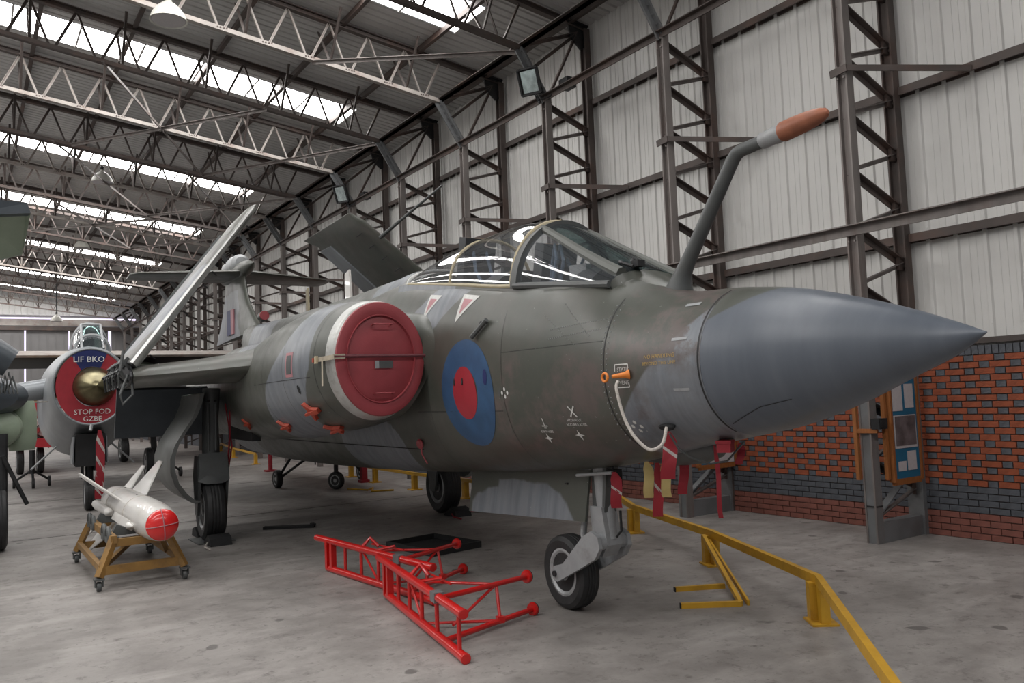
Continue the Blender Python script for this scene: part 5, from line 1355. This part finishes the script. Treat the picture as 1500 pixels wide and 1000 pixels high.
MB().lathe([(R0 + .002, 1.30), (R0 + .004, 1.305), (R0 + .004, 1.325), (R0 + .002, 1.33)], (0, 0, 0), V((0, 1, 0)), n=44).build('clamp_ring', M['rope'], ms)
MB().lathe([(R0 - .001, 1.33), (R0, 1.36), (R0, 2.6), (R0 - .002, 2.62)], (0, 0, 0), V((0, 1, 0)), n=44).build('motor_section', M['white'], ms)
MB().lathe([(R0 + .002, 2.62), (R0 + .003, 2.63), (R0, 2.66)], (0, 0, 0), V((0, 1, 0)), n=44).build('clamp_ring', M['rope'], ms)
MB().lathe([(R0, 2.66), (.20, 3.0), (.175, 3.35), (.14, 3.5), (.12, 3.5), (.1, 3.45), (.0, 3.45)], (0, 0, 0), V((0, 1, 0)), n=44).build('tail_section', M['white'], ms)
def mfin(ang, y0, root, tipc, span, sweep, nm, th=.028):
    dr = V((cos(ang), 0, sin(ang))); nn = V((-sin(ang), 0, cos(ang))); b = R0 - .02
    P = [dr * b + V((0, y0, 0)), dr * (b + span) + V((0, y0 + sweep, 0)), dr * (b + span) + V((0, y0 + sweep + tipc, 0)), dr * b + V((0, y0 + root, 0))]
    mb = MB(); c = sum(P, V((0, 0, 0))) / 4
    top = [p + (c - p) * .06 + nn * th / 2 for p in P]; bot = [p + (c - p) * .06 - nn * th / 2 for p in P]
    mb.loft([[*bot], [*P], [*top]]); mb.build(nm, M['white'], ms, 20)
for a in (50, 140, 230, 320): mfin(radians(a), 1.75, 1.0, .22, .50, .66, 'wing')
for a in (50, 140, 230, 320): mfin(radians(a), 2.85, .52, .16, .38, .36, 'tail_fin')
MB().box((-.20, 1.30, -.06), (.07, 1.1, .09), Matrix.Rotation(.5, 3, 'Y')).build('conduit', M['white'], ms)
MB().tube([(-.215, .78, -.06), (-.22, .70, -.055), (-.20, .62, -.05)], .035, 10, rs=[.045, .03, .01]).build('conduit_end', M['white'], ms)
MB().lathe([(.0, .3), (.05, .28), (.06, 0), (.05, -.9), (.0, -.95)], (-.26, 2.9, -.02), V((0, 1, 0)), n=16).build('side_fairing', M['white'], ms)
for a, y in ((80, 2.72), (95, 1.5), (60, 1.55), (70, 1.45)): 
    c = V((cos(radians(a)) * R0, y, sin(radians(a)) * R0)); MB().lathe([(.0, .004), (.012, .004), (.012, -.01), (0, -.01)], c, V((c.x, 0, c.z)), n=10).build('port_hole', M['black'], ms)
P = [V((cos(radians(a)) * (R0 * .96), .48, sin(radians(a)) * (R0 * .96))) for a in (65, 68, 72)]
MB().box((.068, .42, .187), (.05, .004, .002)).box((.068, .42, .187), (.004, .05, .002)).build('small_mark', M['pink'], ms, 0)

# ================================================================== AIRCRAFT BEHIND
# ---- silver fighter with the round nose intake, head-on
LX, LY, LZ = 1.93, 17.0, 2.33
f2 = thing('silver_fighter', 'silver fighter seen head-on with bronze nose cone in a red intake cover', 'aircraft', (LX, LY, 0), radians(-3))
FB = [(0, .60, 3.00 - .0, 1.66, 2.0), (.15, .66, 3.06, 1.60, 2.0), (.8, .72, 3.12, 1.30, 2.1), (1.8, .76, 3.16, 1.02, 2.3), (3.5, .78, 3.2, .92, 2.4), (7, .8, 3.2, .95, 2.4), (11, .6, 2.9, 1.3, 2.2)]
mb = MB(); R_ = []
for k in range(50):
    y = 11 * (k / 49) ** 1.3; R_.append([V((p.y, y, p.z)) for p in superring(0, 0, interp(FB, y, 1), interp(FB, y, 2), interp(FB, y, 3), interp(FB, y, 4), 48)])
mb.loft(R_, True, False); mb.build('fuselage', M['jet_grey'], f2, 50)
# nose cone and painted intake cover
MB().lathe([(.004, -.46), (.10, -.35), (.20, -.235), (.29, -.115), (.345, -.02), (.36, .04), (.36, .1)], (.06, -.02, LZ), V((0, 1, 0)), n=48).build('nose_cone', M['cone'], f2, 60, label='polished bronze nose cone')
def sector(r0, r1, a0, a1, y, n=24):
    vs = []; fs = []
    for k in range(n + 1):
        a = radians(a0 + (a1 - a0) * k / n)
        for r_, yy in ((r0, y + .04), (r1, y)):
            vs.append(V((.02 + r_ * .97 * cos(a), yy, LZ + r_ * 1.12 * sin(a))))
    for k in range(n): fs.append((2 * k, 2 * k + 1, 2 * k + 3, 2 * k + 2))
    return MB().add(vs, fs)
sector(.33, .615, 124, 424, -.03, 60).build('cover_red', M['red_tag'], f2, 60, label='red part of the intake cover')
sector(.33, .615, 64, 124, -.03, 20).build('cover_blue', M['navy'], f2, 60, label='dark blue top of the intake cover')
mb = MB(); mb.tube([V((.62 * cos(a), -.02, LZ + .70 * sin(a))) for a in [2 * pi * k / 48 for k in range(49)]], .025, 8); mb.build('intake_lip', M['jet_grey'], f2)
def flat_text(txt, size, loc, m, parent, name, rx=pi / 2):
    vs, fs = text_mesh(txt, size); q = [V(loc) + V((a, 0, b)) for a, b, _ in vs]
    return MB().add(q, fs).build(name, m, parent, 0)
flat_text('LIF BKO', .15, (-.03, -.045, LZ + .50), M['stencil'], f2, 'cover_lettering')
flat_text('STOP FOD', .13, (.02, -.045, LZ - .47), M['stencil'], f2, 'cover_lettering')
flat_text('GZBE', .13, (.02, -.045, LZ - .60), M['stencil'], f2, 'cover_lettering')
# canopy
mb = MB(); cr = []
for k in range(12):
    t = k / 11; y = .35 + t * 2.2; a = .33 * sin(min(1, .62 + t) * pi / 2); zt = 3.05 + .58 * min(1, .25 + t * 1.8) ** .8
    cr.append([V((.06 + a * cos(pi * j / 16), y + 0 * j, 3.0 + (zt - 3.0) * sin(pi * j / 16) ** .8)) for j in range(17)])
mb.loft(cr, False, False); mb.build('canopy_glass', M['glass'], f2, 60)
for k in (1, 5): MB().tube([p * 1.0 for p in cr[k]], .03, 8).build('canopy_frame', M['gear'], f2)
for x in (-.12, .22): MB().tube([(x * 1.1, .30, 3.06), (x, .8, 3.56)], .025, 8).build('canopy_frame', M['gear'], f2)
MB().tube([(-.12, .8, 3.56), (.22, .8, 3.56)], .025, 8).build('canopy_frame', M['gear'], f2)
MB().add([(-.13, .32, 3.08), (.24, .32, 3.08), (.21, .78, 3.54), (-.11, .78, 3.54)], [(0, 1, 2, 3)]).build('windscreen', M['glass_dark'], f2, 0)
MB().box((0, 1.9, 3.25), (.35, .3, .5)).build('seat', M['cockpit'], f2)
MB().tube([(0, -.05, 1.62), (-.02, -.1, 1.52)], .03, 6).build('hook', M['gear'], f2)
# nose leg, wheels, legs
mb = MB(); mb.box((0, .7, 1.15), (.5, 1.0, .6)); mb.build('wheel_bay', M['black'], f2)
ng2 = MB().tube([(0, .6, 1.5), (0, .6, .35)], .07, 12).box((.10, .55, 1.1), (.06, .1, .7)).box((-.12, .58, .9), (.05, .1, .6)).build('nose_leg', M['dark'], f2)
wheel(ng2, (0, .6, .30), .30, .18, V((1, 0, 0)))
for sg in (-1, 1):
    MB().prism([(sg * .26, .2, 1.4), (sg * .26, 1.2, 1.4), (sg * .28, 1.2, .9), (sg * .28, .25, .9)], (sg * .02, 0, 0)).build('bay_door', M['jet_grey'], f2, 0)
    # swept wing and its main leg
    secs = []
    wr = MB(); R_ = []
    for s, y0, c, zz in ((.6, 4.0, 5.0, 2.45), (4.9, 9.6, 1.4, 2.5)):
        R_.append([V((sg * s, y0 + x, zz + y)) for x, y in foil(c, .05)])
    wr.loft(R_); wr.build('wing', M['jet_grey'], f2, 50)
    lg = MB().tube([(sg * 1.9, 7.4, 2.3), (sg * 2.0, 7.4, .5)], .08, 10).build('main_leg', M['dark'], f2)
    wheel(lg, (sg * 1.85, 7.4, .42), .42, .2, V((1, 0, 0)))
    MB().prism([(sg * .15 - .03, 8.5, 3.0), (sg * .15 - .03, 11.5, 3.0), (sg * .15 - .03, 11.6, 4.0), (sg * .15 - .03, 10.4, 4.0)], (.001, 0, 0)) if False else None
    MB().tube([(sg * .60, .6, LZ + .25 * sg), (sg * .92, .2, LZ + .25 * sg)], .012, 6).build('pitot_pin', M['canvas'], f2)
    MB().tube([(sg * .5, 2.0, 1.2), (sg * .95, 2.2, .75)], .02, 6).build('blade_aerial', M['gear'], f2)
MB().prism([(-.04, 7.2, 3.0), (-.04, 11, 3.0), (-.04, 11.4, 5.4), (-.04, 10, 5.4)], (.08, 0, 0)).build('tail_fin', M['jet_grey'], f2, 0) if False else None
o = tagstrip((LX + .12, LY - .16, 1.52), 1.25, .15, M['red_tag'], 'long red and white streamer hanging from the nose of the silver fighter', 0, (.12, .38, .64, .85), .0)
MB().tube([(LX - .08, LY + 2.0, 3.5), (LX - .08, LY + 2.0, 6.2)], .03, 8)

# ---- big dark aircraft spanning the background
bb = thing('bomber', 'large aircraft far behind with white leading edge and black underside', 'aircraft', (0, 0, 0))
def bigwing(x0, x1, y, z, c):
    mb = MB(); mb.loft([[V((x, y + a * 1.0, z + b)) for a, b in foil(c, .055)] for x in (x0, x1)]); return mb
bigwing(1.0, 8.5, 31.0, 3.80, 9.0).build('wing', M['black'], bb, 50)
mb = MB(); mb.loft([[V((x, 31.0 + a - .02, 3.80 + b * 1.03)) for a, b in foil(9.0, .055)[:4][::-1] + foil(9.0, .055)[-1:-2:-1]] for x in (1.0, 8.5)], False, False)
mb.build('leading_edge', M['steel_light'], bb, 60)
mb = MB(); mb.lathe([(.05, 0), (.5, .5), (.85, 1.5), (.95, 3), (.95, 9), (.5, 14)], (5.2, 30.0, 2.75), V((0, 1, 0)), n=32); mb.build('fuselage', M['olive_dark'], bb)
mb = MB(); mb.lathe([(.4, 0), (.5, .2), (.5, 3), (.4, 4)], (3.2, 30.5, 3.1), V((0, 1, 0)), n=24); mb.build('engine', M['black'], bb)
for x, y in ((4.85, 33.4), (6.25, 33.4)):
    lg = MB().tube([(x, y, 2.6), (x, y, .6)], .09, 10).tube([(x - .3, y, 2.3), (x, y, 1.0)], .05, 8).build('main_leg', M['dark'], bb); wheel(lg, (x, y - .1, .46), .46, .28, V((1, 0, .0)))
# ---- trolley with a slung load between the jets
def jack_trolley(x, y, lab):
    t = thing('tripod_dolly', lab, 'dolly', (x, y, 0))
    MB().tube([(0, 0, .95), (0, 0, .35)], .07, 10).build('column', M['dark'], t)
    for a in (20, 160, 270):
        e = V((cos(radians(a)) * .42, sin(radians(a)) * .42, .16)); MB().tube([(0, 0, .45), e], .03, 8).build('leg', M['dark'], t)
        MB().lathe([(.0, -.03), (.13, -.03), (.13, .03), (.0, .03)], (e.x, e.y, .13), V((1, 0, 0)), n=18).build('castor', M['tyre'], t)
    return t
jack_trolley(1.42, 24.5, 'dark tripod dolly on castors below the pale green drop tank')
jack_trolley(4.55, 24.0, 'dark tripod dolly standing left of the main gear door, behind the missile fins')

# ---- jet at the left edge: pale green folded wing, grey nacelle, drop tank
lf = thing('green_naval_jet', 'pale green and dark grey jet cut by the left picture edge, wing folded', 'aircraft', (0, 0, 0))
def PY(px, py, Y):   # where the sight line through a photograph pixel meets the plane y = Y
    d_ = Rc @ V(((px - 750) / 1200, -(py - 500) / 1200, -1)); k = Y / d_.y; return V((d_.x * k, Y, 1.84 + d_.z * k))
Q = [PY(-60, 292, 11.5), PY(38, 298, 11.5), PY(45, 312, 11.5), PY(33, 372, 12.3), PY(-60, 392, 12.3)]
MB().prism(Q, (0, .10, 0)).build('folded_wing', M['pale_green'], lf, 20)
MB().prism([(-2.6, 11.5, 4.75), (PY(-60, 0, 11.5).x, 11.5, PY(-60, 289, 11.5).z), (PY(-60, 0, 11.5).x, 12.3, PY(-60, 392, 12.3).z), (-2.6, 12.3, 3.7)], (0, .12, 0)).build('folded_wing_root', M['pale_green'], lf, 20)
for yy in (11.7, 12.2): MB().tube([(-2.3, yy, 4.2), (-2.0, yy + .8, 2.4)], .09, 10).build('fold_arm', M['gear_dark'], lf)
MB().lathe([(.05, -3.2), (.35, -2.6), (.62, -1.2), (.75, .5), (.78, 3.5), (.6, 7), (.3, 10)], (-2.3, 12.5, 1.95), V((0, 1, 0)), n=36).build('fuselage', M['sea_grey'], lf)
MB().loft([[V((x_, 12.6 + a_, 2.15 + b_)) for a_, b_ in foil(3.2, .12)] for x_ in (-2.2, -.15)]).build('inner_wing', M['sea_grey'], lf, 50)
lg = MB().tube([(-2.3, 10.3, 1.5), (-2.3, 10.3, .4)], .06, 10).build('nose_leg', M['dark'], lf); wheel(lg, (-2.3, 10.3, .32), .32, .18, V((1, 0, 0)))
Q = [PY(-60, 286, 11.45), PY(40, 297, 11.45), PY(45, 312, 11.45), PY(-60, 316, 11.5)]
MB().prism(Q, (0, .16, 0)).build('wing_edge', M['sea_grey'], lf, 20)
mb = MB(); c0, c1 = PY(-40, 505, 13), PY(16, 532, 13); mb.tube([c0, c0.lerp(c1, .6), c1], .2, 20, rs=[.24, .22, .19]); mb.build('wing_stub', M['sea_grey'], lf)
mb = MB(); c = PY(-25, 596, 13.6); mb.lathe([(.02, -.35), (.22, -.25), (.29, 0), (.30, 1.5), (.26, 3.0)], c + V((-.02, .2, .14)), V((0, 1, 0)), n=28, sx=1.0, sy=2.0, xr=V((0, 0, 1))); mb.build('nacelle', M['sea_grey'], lf)
mb = MB(); c = PY(-20, 628, 13.8); mb.lathe([(.05, -.3), (.30, 0), (.36, .8), (.34, 2.5)], c, V((0, 1, 0)), n=24, sx=1.4); mb.build('belly', M['pale_green'], lf)
mb = MB(); c = PY(32, 624, 14.5); mb.tube([c + V((0, 0, .38)), c + V((.0, 0, .2)), c + V((0, 0, -.2)), c + V((.0, 0, -.36))], .2, 22, rs=[.16, .20, .20, .17]); mb.build('gear_pod', M['pale_green'], lf)
mb = MB(); g = PY(3, 655, 13.5); mb.tube([(g.x, 13.5, 1.6), (g.x, 13.5, .5)], .07, 10).tube([(g.x, 13.4, 1.3), (g.x + .3, 13.5, .6)], .03, 8); lg = mb.build('main_leg', M['dark'], lf); wheel(lg, (g.x - .05, 13.5, .42), .42, .22, V((1, 0, 0)))
mb = MB(); a = PY(8, 545, 13.2); 
for k in range(4): mb.tube([a + V((.03 * k - .06, .03 * k, -.30 + .02 * k)), a + V((.045 * k - .05, .02 * k, -.06 + .03 * (k % 3))), a + V((.05 * k, 0, -.30))], .014, 6)
mb.build('fold_linkage', M['gear_dark'], lf)
mb = MB(); a, b = PY(20, 577, 18.6), PY(86, 566, 18.6); mb.tube([a, b], .20, 18); mb.build('silver_tank', M['jet_grey'], f2) if False else mb.build('drop_tank', M['jet_grey'], lf)

# ---- small red, white and blue trainer with yellow wing
tn = thing('trainer', 'small white red and blue aeroplane with a yellow wing far behind on the left', 'aircraft', (0, 0, 0))
YT = 30.0
c = PY(46, 630, YT); mb = MB(); mb.lathe([(.02, -.05), (.16, .0), (.2, .3), (.22, .5)], c, V((0, 1, -.02)), n=20, sx=1.3); mb.build('spinner', M['bright_red_fus'], tn)
for a in (35, -50): 
    d_ = V((cos(radians(a)), 0, sin(radians(a)))); MB().bar(c + d_ * .1, c + d_ * .75, .04, .10, up=V((0, 1, 0))).build('propeller_blade', M['dark'], tn)
c = PY(72, 625, YT + .8); mb = MB(); mb.lathe([(.3, -.5), (.42, 0), (.5, .8), (.5, 2.5), (.2, 6)], c, V((0, 1, 0)), n=28, sx=1.7); mb.build('fuselage', M['white'], tn)
Q = [PY(20, 655, YT - .3), PY(95, 655, YT - .3), PY(95, 642, YT - .3), PY(20, 642, YT - .3)]; MB().prism(Q, (0, 3, 0)).build('lower_stripe', M['bright_red_fus'], tn, 0)
Q = [PY(-20, 640, YT - .2), PY(24, 640, YT - .2), PY(24, 622, YT - .2), PY(-20, 622, YT - .2)]; MB().prism(Q, (0, 2, 0)).build('lower_wing', M['light_blue_fus'], tn, 0)
mb = MB(); a = PY(40, 592, YT); b = PY(110, 585, YT); 
mb.loft([[V((x, YT + u_, z_ + w_)) for u_, w_ in foil(1.5, .14)] for x, z_ in ((a.x, a.z + .1), (b.x, b.z + .25))]); mb.build('upper_wing', M['yellow'], tn)
Q = [PY(52, 612, YT + .1), PY(58, 598, YT + .1), PY(80, 592, YT + .1), PY(95, 596, YT + .1), PY(95, 612, YT + .1)]; MB().prism(Q, (0, .8, 0)).build('cabin', M['white'], tn, 30)
Q = [PY(72, 610, YT), PY(76, 597, YT), PY(90, 595, YT), PY(92, 610, YT)]; MB().prism(Q, (0, .05, 0)).build('cabin_window', M['glass_dark'], tn, 0)
for x0, x1, m_ in ((38, 44, 'navy'), (44, 50, 'white'), (50, 58, 'bright_red_fus')):
    Q = [PY(x0, 612, YT - .4), PY(x1, 612, YT - .4), PY(x1 - 3, 590, YT - .4), PY(x0 - 1, 590, YT - .4)]; MB().prism(Q, (0, .05, 0)).build('fin_band', M[m_], tn, 0)
for px in (30, 60):
    g = PY(px, 660, YT); lg = MB().tube([(g.x, YT + .3, 1.0), (g.x, YT + .3, .4)], .05, 8).build('wheel_leg', M['dark'], tn); wheel(lg, (g.x, YT + .3, .42), .42, .2, V((1, 0, 0)))

# ---- helicopter beyond the jet, seen under its belly
hc = thing('helicopter', 'dark helicopter hull on thin braced wheel struts, seen below the big jet', 'helicopter', (0, 0, 0))
mb = MB(); mb.lathe([(.05, -1.5), (.36, -1.0), (.54, 0), (.56, 2), (.45, 4), (.2, 5.5)], (6.8, 17.4, 1.12), V((0, 1, 0)), n=36, sx=1.0); mb.build('hull', M['olive_dark'], hc)
MB().lathe([(.0, 0), (.1, .01), (.12, .03), (.0, .04)], (7.08, 16.1, .92), V((.2, -1, -.3)), n=16).build('lamp', M['gear'], hc)
for sg, ex in ((-1, 5.83), (1, 7.85)):
    lg = MB().tube([(6.75 + sg * .35, 18.0, 1.25), (ex, 18.4, .20)], .03, 8).build('wheel_strut', M['dark'], hc)
    MB().tube([(6.75 + sg * .3, 17.6, .80), (ex, 18.4, .18)], .03, 8).build('wheel_strut', M['dark'], hc)
    wheel(lg, (ex, 18.4, .20), .20, .14, V((1, 0, 0)))
lg = MB().tube([(6.62, 16.9, .9), (6.62, 16.9, .2)], .05, 8).build('tail_strut', M['dark'], hc); wheel(lg, (6.62, 16.9, .19), .19, .12, V((1, .6, 0)))
MB().tube([(6.2, 17.0, .75), (6.2, 17.0, .55)], .015, 6).build('aerial', M['dark'], hc)
o = MB().box((7.62, 17.75, .28), (.13, .13, .45)).box((7.62, 17.75, .03), (.2, .2, .06)).box((7.62, 17.75, .52), (.16, .16, .04)).build('extinguisher_post', M['red_tag']); tag(o, 'dark red post beside the right wheel of the helicopter', 'post')
o = MB().tube([(7.15, 23.2, .0), (7.15, 23.2, .62)], .06, 10).box((7.15, 23.2, .02), (.3, .3, .04)).build('red_post', M['red_tag']); tag(o, 'thin red post on the floor left of the helicopter', 'post')
